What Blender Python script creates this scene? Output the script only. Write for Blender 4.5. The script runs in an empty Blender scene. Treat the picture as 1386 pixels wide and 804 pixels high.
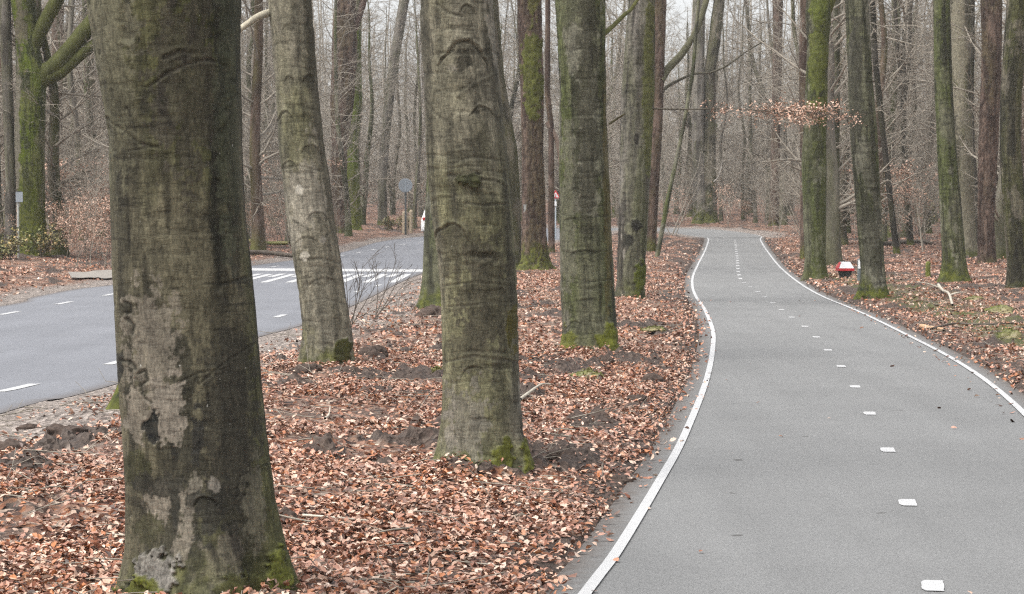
import bpy, math, random
import numpy as np
from mathutils import Vector, Matrix

random.seed(7)
RNG = np.random.default_rng(7)
scn = bpy.context.scene
COL = scn.collection
PI = math.pi

# ------------------------------------------------------------------ camera model
PW, PH, F = 1386.0, 804.0, 3050.0
CAM_H, YH = 1.7, 290.0
PITCH = math.atan((PH / 2 - YH) / F)


def g_base(Y):
    Y = np.asarray(Y, float)
    d = np.clip(Y - 40, 0, 130)
    return 1e-4 * d * d + np.clip(Y - 170, 0, 400) * 0.026


def ray(x, y):
    cx, cz = (x - PW / 2) / F, -(y - PH / 2) / F
    c, s = math.cos(PITCH), math.sin(PITCH)
    return cx, c + cz * s, -s + cz * c          # direction, pitched down


def at_depth(x, y, Y):
    dx, dy, dz = ray(x, y)
    return np.array([dx / dy * Y, Y, CAM_H + dz / dy * Y])


def px_of(P):
    """world points -> photograph pixels"""
    P = np.asarray(P, float)
    c, s = math.cos(PITCH), math.sin(PITCH)
    dz = P[..., 2] - CAM_H
    zc = P[..., 1] * c - dz * s
    yc = P[..., 1] * s + dz * c
    return PW / 2 + F * P[..., 0] / zc, PH / 2 - F * yc / zc


# ------------------------------------------------------------------ noise
def _hash(ix, iy, iz, seed):
    h = (ix.astype(np.uint32) * np.uint32(374761393) + iy.astype(np.uint32) * np.uint32(668265263)
         + iz.astype(np.uint32) * np.uint32(2147483647 - 58) + np.uint32((seed * 974711) & 0xffffffff))
    h ^= h >> np.uint32(13)
    h *= np.uint32(1274126177)
    h ^= h >> np.uint32(16)
    h *= np.uint32(2246822519)
    h ^= h >> np.uint32(13)
    return h.astype(np.float64) / 4294967295.0


def vnoise(x, y, z=0.0, seed=0):
    x, y, z = np.broadcast_arrays(np.asarray(x, float), np.asarray(y, float), np.asarray(z, float))
    fx, fy, fz = np.floor(x), np.floor(y), np.floor(z)
    ix, iy, iz = fx.astype(np.int64), fy.astype(np.int64), fz.astype(np.int64)
    u, v, w = x - fx, y - fy, z - fz
    u, v, w = u * u * (3 - 2 * u), v * v * (3 - 2 * v), w * w * (3 - 2 * w)
    out = 0
    for a in (0, 1):
        for b in (0, 1):
            for c in (0, 1):
                wt = (u if a else 1 - u) * (v if b else 1 - v) * (w if c else 1 - w)
                out = out + wt * _hash(ix + a, iy + b, iz + c, seed)
    return out


def fbm(x, y, z=0.0, seed=0, octv=4):
    s, a, t, k = 0.0, 0.5, 0.0, 1.0
    for i in range(octv):
        s = s + a * vnoise(np.asarray(x) * k, np.asarray(y) * k, np.asarray(z) * k, seed + i * 17)
        t += a
        a *= .5
        k *= 2.03
    return s / t


def sstep(a, b, x):
    t = np.clip((x - a) / (b - a), 0, 1)
    return t * t * (3 - 2 * t)


def cr(pts, n=8):
    """Catmull-Rom through 2-D/3-D points"""
    p = [np.asarray(q, float) for q in pts]
    p = [2 * p[0] - p[1]] + p + [2 * p[-1] - p[-2]]
    out = []
    for i in range(1, len(p) - 2):
        for k in range(n):
            t = k / n
            out.append(.5 * ((2 * p[i]) + (-p[i - 1] + p[i + 1]) * t + (2 * p[i - 1] - 5 * p[i] + 4 * p[i + 1] - p[i + 2]) * t * t
                             + (-p[i - 1] + 3 * p[i] - 3 * p[i + 1] + p[i + 2]) * t ** 3))
    out.append(p[-2])
    return np.array(out)


def flat_pt(x, y):
    """pixel -> point of the base terrain (no banks)"""
    dx, dy, dz = ray(x, y)
    lo, hi = 2.0, 400.0
    for _ in range(60):
        m = .5 * (lo + hi)
        if CAM_H + dz / dy * m > float(g_base(m)):
            lo = m
        else:
            hi = m
    return np.array([dx / dy * lo, lo])


# ------------------------------------------------------------------ path and road outlines (ground plan)
LPX = [(793, 804), (836, 746), (893.5, 651), (926, 591), (956, 515.5), (965, 470), (964, 445), (953, 418), (941, 400), (937, 385),
       (939, 371), (947, 354), (955, 338), (958.7, 326)]
RPX = [(1386, 560), (1301, 493), (1218, 449), (1160, 421), (1110, 400), (1080, 382), (1056, 362), (1042, 345), (1033, 332), (1029, 324)]
CPX = [(1263, 794), (1228, 680), (1201, 608.5), (1177, 560), (1158, 525), (1140, 498), (1123, 477), (1109, 461), (1095, 446.5),
       (1079, 435), (1065, 425), (1043, 408), (1024, 394), (1004, 380), (999, 366), (998, 351), (996, 335), (995, 326)]
pl = [flat_pt(*p) for p in LPX]
pr = [flat_pt(*p) for p in RPX]
pc = [flat_pt(*p) for p in CPX]
d0 = pl[0]
pl = [np.array([d0[0] - 2.2, -8.0]), np.array([d0[0] - .95, 4.0])] + pl
pc = [np.array([pl[0][0] + 1.33, -8.0]), np.array([pl[1][0] + 1.33, 4.0])] + pc
nr = pr[0]
pr = [np.array([pl[0][0] + 2.66, -8.0]), np.array([pl[1][0] + 2.66, 4.0]), np.array([np.interp(11., [q[1] for q in pl], [q[0] for q in pl]) + 2.64, 11.])] + pr
pl.append(np.array([9.8, 112.9]))
pr.append(np.array([12.5, 112.9]))
PLc, PRc, PCc = cr(pl), cr(pr), cr(pc)

NPX = [(0, 560), (75, 542), (150, 522), (250, 490), (348, 457), (410, 440), (477, 414), (545, 381)]
FPX = [(0, 414.5), (42, 403), (104, 391), (149, 386), (230, 373), (336, 360), (459, 342), (509, 328), (560, 321)]
rn = [np.array([-5.9, -10.]), np.array([-5.1, 5.])] + [flat_pt(*p) for p in NPX] + [np.array(q) for q in
     [(-2.2, 70.), (-1.4, 86.), (.2, 100.), (2.3, 108.5), (3.6, 116.), (4.6, 123.), (5.6, 127.)]]
rf = [np.array([-12.2, -10.]), np.array([-11.4, 5.]), np.array([-10.6, 25.])] + [flat_pt(*p) for p in FPX] + [np.array(q) for q in
     [(-2.5, 124.), (-.4, 131.), (2.6, 133.6), (6.0, 133.9)]]
RNc, RFc = cr(rn, 6), cr(rf, 6)
# arm of the junction running off to the right beyond the path
JN = cr([(5.6, 127.), (7.4, 127.4), (8.5, 125.8), (9.0, 121.), (9.35, 116.), (9.7, 113.4), (9.8, 112.4)], 5)
JF = cr([(6.0, 133.9), (8.8, 133.4), (11.1, 131.6), (12.3, 126.), (12.75, 119.), (12.7, 116.), (12.5, 112.4)], 5)
SHOULDER = .20


def offs(poly, d):
    t = np.gradient(poly, axis=0)
    t /= np.linalg.norm(t, axis=1)[:, None]
    return poly + np.stack([-t[:, 1], t[:, 0]], 1) * d


PATH_POLY = np.concatenate([offs(PLc, SHOULDER), offs(PRc, -SHOULDER)[::-1]])
ROAD_POLY = np.concatenate([RNc, JN[1:], JF[::-1], RFc[::-1][1:]])


def sdist(X, Y, poly):
    """signed distance to a polygon, negative inside"""
    sh = np.shape(X)
    X, Y = np.ravel(X), np.ravel(Y)
    out = np.empty(len(X))
    A, B = poly, np.roll(poly, -1, axis=0)
    for s in range(0, len(X), 20000):
        x, y = X[s:s + 20000, None], Y[s:s + 20000, None]
        ex, ey = (B - A)[:, 0], (B - A)[:, 1]
        t = np.clip(((x - A[:, 0]) * ex + (y - A[:, 1]) * ey) / (ex * ex + ey * ey + 1e-12), 0, 1)
        d = np.min((x - A[:, 0] - t * ex) ** 2 + (y - A[:, 1] - t * ey) ** 2, axis=1)
        cond = (A[:, 1] > y) != (B[:, 1] > y)
        xi = A[:, 0] + (y - A[:, 1]) / np.where(ey == 0, 1e-9, ey) * ex
        ins = (np.sum(cond & (x < xi), axis=1) % 2) == 1
        out[s:s + 20000] = np.where(ins, -1, 1) * np.sqrt(d)
    return out.reshape(sh)


def bank(X, Y):
    """the ground beyond the far side of the road rises a little"""
    xf = np.interp(Y, RFc[:, 1], RFc[:, 0])
    return 0.045 * np.clip(xf - X - .7, 0, 14) * (np.asarray(Y) < 140)


def g_at(X, Y):
    return g_base(Y) + bank(X, Y)


def unproj(x, y):
    dx, dy, dz = ray(x, y)
    lo, hi = 2.0, 420.0
    for _ in range(60):
        m = .5 * (lo + hi)
        if CAM_H + dz / dy * m > float(g_at(dx / dy * m, m)):
            lo = m
        else:
            hi = m
    return np.array([dx / dy * lo, lo])


def fade0(sp, sr):
    return sstep(.1, .5, np.minimum(sp, sr))


def relief(X, Y, sp, sr):
    """height of the leaf-covered ground"""
    lump = (fbm(X * .55, Y * .55, 3.1, 11, 3) - .5) * .16 + (fbm(X * 2.2, Y * 2.2, 1.7, 23, 3) - .5) * .075 + (fbm(X * 9, Y * 9, .3, 29, 2) - .5) * .03
    rag = (fbm(X * 3.1, Y * 3.1, 5., 41, 3) - .5) * .24
    ap = sstep(-.02, .16, sp + rag) * 0.052 - 0.040
    ar = sstep(-.05, .04, sr + rag * .05) * 0.048 - 0.040
    fade = sstep(.05, .9, np.minimum(sp, sr))
    sm = soil_mask(X, Y, sp, sr)
    clod = sm * (np.abs(fbm(X * 5.5, Y * 5.5, 1.1, 57, 4) - .5) * .42 - .02)
    return clod * fade0(sp, sr) + foot_bank(X, Y) + np.minimum(ap, ar) + np.clip(lump + .02, -.05, .2) * fade + .05 * sstep(.2, 1.6, sp) * sstep(.2, 1.6, sr)


def soil_mask(X, Y, sp, sr):
    """bare dark patches, commoner towards the path"""
    n = fbm(X * 1.5, Y * .9, 7.7, 83, 4)
    return sstep(.555, .64, n + .06 * np.clip(1 - sp / 1.8, 0, 1)) * (sr > 1.2) * sstep(.1, .4, sp) * sstep(9, 15, Y)


FEET = np.array([flat_pt(*q) for q in ((655, 646), (444, 512), (798, 486), (853, 409), (1182, 409), (277, 838), (600, 425), (724, 371), (1104, 380), (1293, 387), (1384, 395), (192, 572))])


def foot_bank(X, Y):
    """leaves heaped against the feet of the trunks"""
    out = 0
    for fx, fy in FEET:
        d2 = (X - fx) ** 2 + (Y - fy) ** 2
        out = out + .075 * np.exp(-d2 / .36)
    return out


def ground_z(X, Y):
    sp, sr = sdist(X, Y, PATH_POLY), sdist(X, Y, ROAD_POLY)
    return g_at(X, Y) + relief(X, Y, sp, sr)


# ------------------------------------------------------------------ node helpers
def new_mat(name):
    m = bpy.data.materials.new(name)
    m.use_nodes = True
    nt = m.node_tree
    for n in list(nt.nodes):
        nt.nodes.remove(n)
    out = nt.nodes.new('ShaderNodeOutputMaterial')
    b = nt.nodes.new('ShaderNodeBsdfPrincipled')
    nt.links.new(b.outputs[0], out.inputs[0])
    b.inputs['Specular IOR Level'].default_value = .3
    return m, nt, b


def N(nt, typ, **kw):
    n = nt.nodes.new(typ)
    for k, v in kw.items():
        if k in n.inputs.keys():
            n.inputs[k].default_value = v
        else:
            setattr(n, k, v)
    return n


def noise(nt, vec, scale, detail=4, rough=.55):
    n = N(nt, 'ShaderNodeTexNoise')
    n.inputs['Scale'].default_value = scale
    n.inputs['Detail'].default_value = detail
    n.inputs['Roughness'].default_value = rough
    if vec is not None:
        nt.links.new(vec, n.inputs['Vector'])
    return n.outputs['Fac']


def ramp(nt, fac, stops, interp='LINEAR'):
    r = N(nt, 'ShaderNodeValToRGB')
    r.color_ramp.interpolation = interp
    el = r.color_ramp.elements
    while len(el) < len(stops):
        el.new(.5)
    for e, (p, c) in zip(el, stops):
        e.position = p
        e.color = (*c, 1) if len(c) == 3 else c
    nt.links.new(fac, r.inputs[0])
    return r.outputs[0]


def maprange(nt, v, a, b, c, d):
    m = N(nt, 'ShaderNodeMapRange')
    nt.links.new(v, m.inputs[0])
    for i, q in enumerate((a, b, c, d)):
        m.inputs[i + 1].default_value = q
    return m.outputs[0]


def mix(nt, fac, a, b, mode='MIX'):
    m = N(nt, 'ShaderNodeMix', data_type='RGBA', blend_type=mode)
    for sock, val in ((m.inputs[0], fac), (m.inputs[6], a), (m.inputs[7], b)):
        if isinstance(val, bpy.types.NodeSocket):
            nt.links.new(val, sock)
        elif isinstance(val, tuple):
            sock.default_value = (*val, 1)
        else:
            sock.default_value = val
    return m.outputs[2]


def math_(nt, op, a, b=None):
    m = N(nt, 'ShaderNodeMath', operation=op)
    for i, v in enumerate((a, b)):
        if v is None:
            continue
        if isinstance(v, bpy.types.NodeSocket):
            nt.links.new(v, m.inputs[i])
        else:
            m.inputs[i].default_value = v
    return m.outputs[0]


def bump(nt, b, h, strength, dist):
    n = N(nt, 'ShaderNodeBump')
    n.inputs['Strength'].default_value = strength
    n.inputs['Distance'].default_value = dist
    nt.links.new(h, n.inputs['Height'])
    nt.links.new(n.outputs[0], b.inputs['Normal'])


def objco(nt, sc=(1, 1, 1)):
    t = N(nt, 'ShaderNodeTexCoord')
    mp = N(nt, 'ShaderNodeMapping')
    mp.inputs['Scale'].default_value = sc
    nt.links.new(t.outputs['Object'], mp.inputs[0])
    return mp.outputs[0]


MAT = {}


def simple(name, color, rough=.6, var=.25, scale=12, spec=.3):
    m, nt, b = new_mat(name)
    v = objco(nt)
    f = maprange(nt, noise(nt, v, scale, 5, .6), .3, .7, 1 - var, 1 + var)
    c = N(nt, 'ShaderNodeRGB')
    c.outputs[0].default_value = (*color, 1)
    nt.links.new(mix(nt, 1., c.outputs[0], N_rgb(nt, f), 'MULTIPLY'), b.inputs['Base Color'])
    b.inputs['Roughness'].default_value = rough
    b.inputs['Specular IOR Level'].default_value = spec
    MAT[name] = m
    return m


def N_rgb(nt, f):
    c = N(nt, 'ShaderNodeCombineXYZ')
    for i in range(3):
        nt.links.new(f, c.inputs[i])
    return c.outputs[0]


def bark_mat(name, fine=85., stretch=.3, amt=.38, bstr=.5, bdist=.006, hor=0.):
    m, nt, b = new_mat(name)
    at = N(nt, 'ShaderNodeAttribute', attribute_name='bark')
    v1 = objco(nt, (1, 1, stretch))
    v2 = objco(nt, (.28, .28, 1))
    n1 = noise(nt, v1, fine, 5, .65)
    n2 = noise(nt, v1, fine * .22, 5, .6)
    n3 = noise(nt, v2, 60, 4, .6)
    f = maprange(nt, n1, .3, .7, 1 - amt, 1 + amt)
    f2 = maprange(nt, n2, .32, .68, 1 - amt * .7, 1 + amt * .7)
    f3 = maprange(nt, n3, .36, .5, 1 - hor, 1.)
    ff = math_(nt, 'MULTIPLY', math_(nt, 'MULTIPLY', f, f2), f3)
    col = mix(nt, 1., at.outputs['Color'], N_rgb(nt, ff), 'MULTIPLY')
    # pale lichen specks
    sp = noise(nt, objco(nt), 47, 2, .4)
    col = mix(nt, maprange(nt, sp, .775, .80, 0., .8), col, (.32, .31, .27))
    nt.links.new(col, b.inputs['Base Color'])
    b.inputs['Roughness'].default_value = .82
    b.inputs['Specular IOR Level'].default_value = .22
    h = math_(nt, 'ADD', math_(nt, 'MULTIPLY', n2, .8), math_(nt, 'ADD', math_(nt, 'MULTIPLY', n1, .5), math_(nt, 'MULTIPLY', f3, .6 if hor else 0.)))
    bump(nt, b, h, bstr, bdist)
    MAT[name] = m
    return m


bark_mat('bark_near', 95., .35, .48, .8, .008, .25)
bark_mat('bark_far', 30., .3, .35, .5, .02, 0.)

# leaves
LEAF_STOPS = [(0., (.03, .017, .012)), (.10, (.06, .03, .02)), (.20, (.13, .05, .03)), (.30, (.27, .10, .05)), (.43, (.36, .18, .12)),
              (.57, (.44, .255, .175)), (.72, (.57, .42, .32)), (.80, (.61, .48, .38)), (.88, (.43, .18, .075)), (.97, (.37, .14, .06)), (1., (.63, .52, .43))]



def leaf_mat(name, stops, gain=1.):
    m, nt, b = new_mat(name)
    gm = N(nt, 'ShaderNodeNewGeometry')
    c = ramp(nt, gm.outputs['Random Per Island'], [(p, tuple(q * gain for q in cc)) for p, cc in stops])
    v = objco(nt)
    f = maprange(nt, noise(nt, v, 60, 3), .3, .7, .78, 1.2)
    big = maprange(nt, noise(nt, v, .9, 3), .35, .65, .82, 1.12)
    c = mix(nt, maprange(nt, noise(nt, v, 1.3, 4, .6), .40, .62, 0, .75), c, mix(nt, 1., mix(nt, .45, c, (.41, .29, .235)), (1.05, 1.02, 1.02), 'MULTIPLY'))
    nt.links.new(mix(nt, 1., c, N_rgb(nt, math_(nt, 'MULTIPLY', f, big)), 'MULTIPLY'), b.inputs['Base Color'])
    b.inputs['Roughness'].default_value = .5
    b.inputs['Specular IOR Level'].default_value = .35
    MAT[name] = m


leaf_mat('litter_leaf', LEAF_STOPS)
leaf_mat('hanging_leaf', [(0., (.36, .20, .13)), (.4, (.48, .31, .215)), (.75, (.58, .42, .32)), (1., (.42, .21, .14))])
leaf_mat('green_leaf', [(0., (.04, .06, .014)), (.4, (.10, .13, .03)), (.8, (.22, .20, .05)), (1., (.5, .36, .14))])
leaf_mat('moss', [(0., (.05, .06, .012)), (.5, (.12, .14, .02)), (1., (.2, .21, .03))])
simple('twig', (.245, .217, .175), .85, .35, 3)
simple('twig_dark', (.085, .07, .055), .85, .3, 5)
simple('twig_pale', (.42, .38, .31), .75, .3, 14)
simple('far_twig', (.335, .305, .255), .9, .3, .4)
simple('soil', (.062, .045, .036), .95, .45, 26)
simple('cut_wood', (.46, .29, .17), .7, .25, 20)
simple('white_plastic', (.78, .78, .77), .4, .06, 9)
simple('red_paint', (.52, .035, .04), .4, .15, 9)
simple('dark_post', (.05, .055, .055), .6, .3, 9)
simple('grey_metal', (.30, .34, .37), .45, .12, 9)
simple('blue_grey', (.25, .28, .305), .45, .12, 9)
simple('post_grey', (.22, .22, .20), .6, .2, 9)
simple('dark_grey', (.10, .115, .115), .5, .2, 9)
simple('post_wood', (.33, .27, .19), .8, .25, 14)
simple('car_white', (.78, .77, .76), .3, .03, 3, .5)
simple('car_glass', (.03, .035, .04), .08, .05, 3, .6)
simple('tyre', (.02, .02, .02), .8, .1, 9)
simple('tail_lamp', (.45, .02, .02), .25, .1, 9, .5)
simple('black', (.03, .03, .03), .6, .1, 9)


def paint_mat():
    m, nt, b = new_mat('road_paint')
    v = objco(nt)
    n = noise(nt, v, 130, 4, .7)
    n2 = noise(nt, v, 7, 4, .6)
    w = math_(nt, 'MULTIPLY', maprange(nt, n, .34, .50, 0, 1), maprange(nt, n2, .28, .46, .5, 1))
    nt.links.new(mix(nt, w, (.33, .33, .33), (.43, .43, .425)), b.inputs['Base Color'])
    b.inputs['Roughness'].default_value = .6
    bump(nt, b, n, .15, .003)
    MAT['road_paint'] = m


paint_mat()


def asphalt(name, c0, c1, tint, scale=210, edge=True):
    m, nt, b = new_mat(name)
    v = objco(nt)
    vor = N(nt, 'ShaderNodeTexVoronoi')
    vor.inputs['Scale'].default_value = scale
    nt.links.new(v, vor.inputs['Vector'])
    sepc = N(nt, 'ShaderNodeSeparateColor')
    nt.links.new(vor.outputs['Color'], sepc.inputs[0])
    fine = noise(nt, v, scale * .35, 3, .7)
    sp = math_(nt, 'ADD', math_(nt, 'MULTIPLY', sepc.outputs[0], .45), math_(nt, 'MULTIPLY', fine, .55))
    col = ramp(nt, sp, [(.15, c0), (.5, tuple((a + bb) / 2 for a, bb in zip(c0, c1))), (.9, c1)])
    big = maprange(nt, noise(nt, v, .5, 5, .6), .3, .7, .91, 1.06)
    vs = objco(nt, (1.6, .10, 1))
    st = maprange(nt, noise(nt, vs, 1.3, 3, .5), .3, .7, .94, 1.05)
    col = mix(nt, 1., col, N_rgb(nt, math_(nt, 'MULTIPLY', big, st)), 'MULTIPLY')
    # pale scuffs and small stains
    scf = noise(nt, objco(nt, (.5, 2.2, 1)), 2.1, 6, .75)
    col = mix(nt, maprange(nt, scf, .66, .74, 0, .35), col, tuple(q * 1.5 for q in c1))
    spt = noise(nt, v, 5.5, 2, .3)
    col = mix(nt, maprange(nt, spt, .76, .78, 0, .6), col, (.04, .037, .033))
    if edge:
        at = N(nt, 'ShaderNodeAttribute', attribute_name='edge')
        e = math_(nt, 'ADD', at.outputs['Fac'], math_(nt, 'MULTIPLY', math_(nt, 'SUBTRACT', noise(nt, v, 9, 5, .7), .5), .8))
        col = mix(nt, maprange(nt, e, .45, .95, 0, .72), col, (.085, .068, .056))
    nt.links.new(col, b.inputs['Base Color'])
    b.inputs['Roughness'].default_value = .8
    b.inputs['Specular IOR Level'].default_value = .25
    bump(nt, b, sp, .35, .004)
    MAT[name] = m


asphalt('path_asphalt', (.085, .085, .083), (.245, .245, .24), 0)
asphalt('road_asphalt', (.108, .111, .120), (.20, .205, .222), 0, 160)


def ground_mat():
    m, nt, b = new_mat('forest_floor')
    tc = N(nt, 'ShaderNodeTexCoord')
    v = tc.outputs['Object']
    w = N(nt, 'ShaderNodeTexNoise')
    w.inputs['Scale'].default_value = 14
    nt.links.new(v, w.inputs['Vector'])
    vm = N(nt, 'ShaderNodeVectorMath', operation='MULTIPLY_ADD')
    nt.links.new(w.outputs['Color'], vm.inputs[0])
    vm.inputs[1].default_value = (.05, .05, .05)
    nt.links.new(v, vm.inputs[2])
    vor = N(nt, 'ShaderNodeTexVoronoi')
    vor.inputs['Scale'].default_value = 19
    nt.links.new(vm.outputs[0], vor.inputs['Vector'])
    sepc = N(nt, 'ShaderNodeSeparateColor')
    nt.links.new(vor.outputs['Color'], sepc.inputs[0])
    leaf = ramp(nt, sepc.outputs[0], [(p, tuple(q * .72 for q in c)) for p, c in LEAF_STOPS])
    soil = ramp(nt, noise(nt, v, 22, 6, .7), [(.3, (.03, .022, .018)), (.7, (.10, .075, .06))])
    patch = noise(nt, v, 1.6, 5, .65)
    col = mix(nt, maprange(nt, patch, .40, .58, .75, .0), leaf, soil)
    at = N(nt, 'ShaderNodeAttribute', attribute_name='zone')
    sz = N(nt, 'ShaderNodeSeparateColor')
    nt.links.new(at.outputs['Color'], sz.inputs[0])
    fine = noise(nt, v, 120, 4, .7)
    grav = ramp(nt, math_(nt, 'ADD', math_(nt, 'MULTIPLY', fine, .6), math_(nt, 'MULTIPLY', sepc.outputs[1], .4)),
                [(.25, (.07, .058, .05)), (.5, (.21, .175, .15)), (.75, (.40, .345, .305))])
    gz = math_(nt, 'ADD', sz.outputs[0], math_(nt, 'MULTIPLY', math_(nt, 'SUBTRACT', patch, .5), 1.2))
    col = mix(nt, maprange(nt, gz, .35, .75, 0, 1), col, grav)
    sl = math_(nt, 'ADD', sz.outputs[1], math_(nt, 'MULTIPLY', math_(nt, 'SUBTRACT', noise(nt, v, 4.3, 5, .65), .5), 1.3))
    col = mix(nt, maprange(nt, sl, .4, .75, 0, .92), col, soil)
    ms = ramp(nt, fine, [(.3, (.04, .05, .012)), (.7, (.13, .15, .03))])
    mz = math_(nt, 'ADD', sz.outputs[2], math_(nt, 'MULTIPLY', math_(nt, 'SUBTRACT', noise(nt, v, 3.1, 5, .7), .5), 1.5))
    col = mix(nt, maprange(nt, mz, .55, .8, 0, .8), col, ms)
    nt.links.new(col, b.inputs['Base Color'])
    b.inputs['Roughness'].default_value = .8
    bump(nt, b, math_(nt, 'ADD', math_(nt, 'MULTIPLY', vor.outputs['Distance'], 9.), math_(nt, 'MULTIPLY', fine, .6)), .55, .03)
    MAT['forest_floor'] = m


ground_mat()


# ------------------------------------------------------------------ mesh helpers
class MB:
    def __init__(s):
        s.v, s.q, s.c, s.n = [], [], [], 0

    def add(s, V, Q, C=None):
        V = np.asarray(V, float).reshape(-1, 3)
        s.v.append(V)
        s.q.append(np.asarray(Q, np.int64).reshape(-1, 4) + s.n)
        if C is not None:
            s.c.append(np.broadcast_to(np.asarray(C, float), (len(V), 3)))
        s.n += len(V)

    def grid(s, V, C=None, wrap=False):
        """V (rows, cols, 3)"""
        r, c = V.shape[:2]
        i = np.arange(r * c).reshape(r, c)
        if wrap:
            i = np.concatenate([i, i[:, :1]], 1)
        Q = np.stack([i[:-1, :-1], i[:-1, 1:], i[1:, 1:], i[1:, :-1]], -1)
        s.add(V, Q, None if C is None else C.reshape(-1, 3))

    def tubes(s, P, R, sides=4, C=None):
        """P (M,n,3) polylines, R (M,n) radii"""
        P, R = np.asarray(P, float), np.asarray(R, float)
        M, n = P.shape[:2]
        T = np.gradient(P, axis=1)
        T /= np.linalg.norm(T, axis=2)[..., None] + 1e-9
        ref = np.where(np.abs(T[:, :1, 2:3]) > .8, np.array([1., 0, 0]), np.array([0, 0, 1.]))
        U = np.cross(T, np.broadcast_to(ref, T.shape))
        U /= np.linalg.norm(U, axis=2)[..., None] + 1e-9
        W = np.cross(T, U)
        a = np.arange(sides) / sides * 2 * PI
        V = P[:, :, None] + R[:, :, None, None] * (U[:, :, None] * np.cos(a)[:, None] + W[:, :, None] * np.sin(a)[:, None])
        i = np.arange(M * n * sides).reshape(M, n, sides)
        j = np.roll(i, -1, axis=2)
        Q = np.stack([i[:, :-1], j[:, :-1], j[:, 1:], i[:, 1:]], -1)
        s.add(V, Q, C)

    def box(s, c, d, C=None):
        x, y, z = np.asarray(d) / 2.
        V = np.array([(-x, -y, -z), (x, -y, -z), (x, y, -z), (-x, y, -z), (-x, -y, z), (x, -y, z), (x, y, z), (-x, y, z)]) + np.asarray(c)
        s.add(V, [(3, 2, 1, 0), (4, 5, 6, 7), (0, 1, 5, 4), (1, 2, 6, 5), (2, 3, 7, 6), (3, 0, 4, 7)], C)

    def mesh(s, name, mat, smooth=True, bevel=0):
        V, Q = np.concatenate(s.v), np.concatenate(s.q)
        me = bpy.data.meshes.new(name)
        me.vertices.add(len(V))
        me.vertices.foreach_set('co', V.astype(np.float32).ravel())
        me.loops.add(len(Q) * 4)
        me.loops.foreach_set('vertex_index', Q.astype(np.int32).ravel())
        me.polygons.add(len(Q))
        me.polygons.foreach_set('loop_start', (np.arange(len(Q)) * 4).astype(np.int32))
        me.polygons.foreach_set('use_smooth', np.full(len(Q), smooth))
        me.update(calc_edges=True)
        if s.c:
            c = np.concatenate(s.c)
            at = me.color_attributes.new('bark', 'FLOAT_COLOR', 'POINT')
            at.data.foreach_set('color', np.concatenate([c, np.ones((len(c), 1))], 1).astype(np.float32).ravel())
        me.materials.append(MAT[mat] if isinstance(mat, str) else mat)
        return me

    def build(s, name, mat, parent=None, smooth=True, loc=None, bevel=0):
        return link(name, s.mesh(name, mat, smooth), parent, loc, bevel)


def link(name, me, parent=None, loc=None, bevel=0):
    o = bpy.data.objects.new(name, me)
    COL.objects.link(o)
    if parent is not None:
        o.parent = parent
    if loc is not None:
        o.location = loc
    if bevel:
        md = o.modifiers.new('Bevel', 'BEVEL')
        md.width = bevel
        md.segments = 2
    return o


def tag(o, label, cat, group=None):
    o['label'] = label
    o['category'] = cat
    if group:
        o['group'] = group
    return o


def thing(name, label, cat, loc, rz=0., group=None):
    o = bpy.data.objects.new(name, None)
    COL.objects.link(o)
    o.location = loc
    o.rotation_euler = (0, 0, rz)
    o.empty_display_size = .2
    return tag(o, label, cat, group)


def struct(o, kind='structure'):
    o['kind'] = kind
    return o


def fattr(me, name, vals, color=False):
    if color:
        at = me.color_attributes.new(name, 'FLOAT_COLOR', 'POINT')
        at.data.foreach_set('color', np.concatenate([vals, np.ones((len(vals), 1))], 1).astype(np.float32).ravel())
    else:
        at = me.attributes.new(name, 'FLOAT', 'POINT')
        at.data.foreach_set('value', np.asarray(vals, np.float32).ravel())


# ------------------------------------------------------------------ ground
def build_ground():
    Ys = np.concatenate([np.linspace(-45, 6.5, 18)[:-1], 1 / np.linspace(1 / 6.5, 1 / 62., 620), np.linspace(62.6, 140, 130),
                         np.geomspace(141, 520, 50)])
    u = np.linspace(-1, 1, 521)
    outer = np.array([.02, .06, .14, .25, .4, .6, .8, 1.])
    X = []
    for Y in Ys:
        w = 3.6 + .245 * max(Y, 5) if Y < 70 else 3.6 + .245 * 70 + .26 * (Y - 70)
        e = w + outer * (330 - w)
        X.append(np.concatenate([-e[::-1], u * w, e]))
    X = np.array(X)
    Y = np.repeat(Ys[:, None], X.shape[1], 1)
    sp, sr = sdist(X, Y, PATH_POLY), sdist(X, Y, ROAD_POLY)
    Z = g_at(X, Y) + relief(X, Y, sp, sr)
    mb = MB()
    mb.grid(np.stack([X, Y, Z], -1))
    o = struct(mb.build('ground', 'forest_floor'))
    near = X > np.interp(Y, RNc[:, 1], RNc[:, 0]) - 1
    gravel = np.clip(1.45 - sr / np.where(near, 1.7, .9), 0, 1) * (sr > -.5)
    soil = np.maximum(np.clip(1.1 - sp / .7, 0, 1) * .9, soil_mask(X, Y, sp, sr))
    right = X > np.interp(Y, PCc[:, 1], PCc[:, 0])
    moss = np.where(right, .74 * np.clip(1 - (sp - 1.2) / 4, 0, 1) * sstep(.3, .9, sp) * (Y < 62), .18)
    soil = np.maximum(soil, np.where(right & (Y < 60), .55, 0) * np.clip(1.6 - sp / 3., 0, 1))
    fattr(o.data, 'zone', np.stack([gravel, soil, moss], -1).reshape(-1, 3), True)


build_ground()


def strip(A, B, n, zo):
    """sheet between two polylines of equal length"""
    t = np.linspace(0, 1, n)[None, :, None]
    P = A[:, None] * (1 - t) + B[:, None] * t
    return np.concatenate([P, (g_base(P[..., 1]) + zo)[..., None]], -1)


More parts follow.
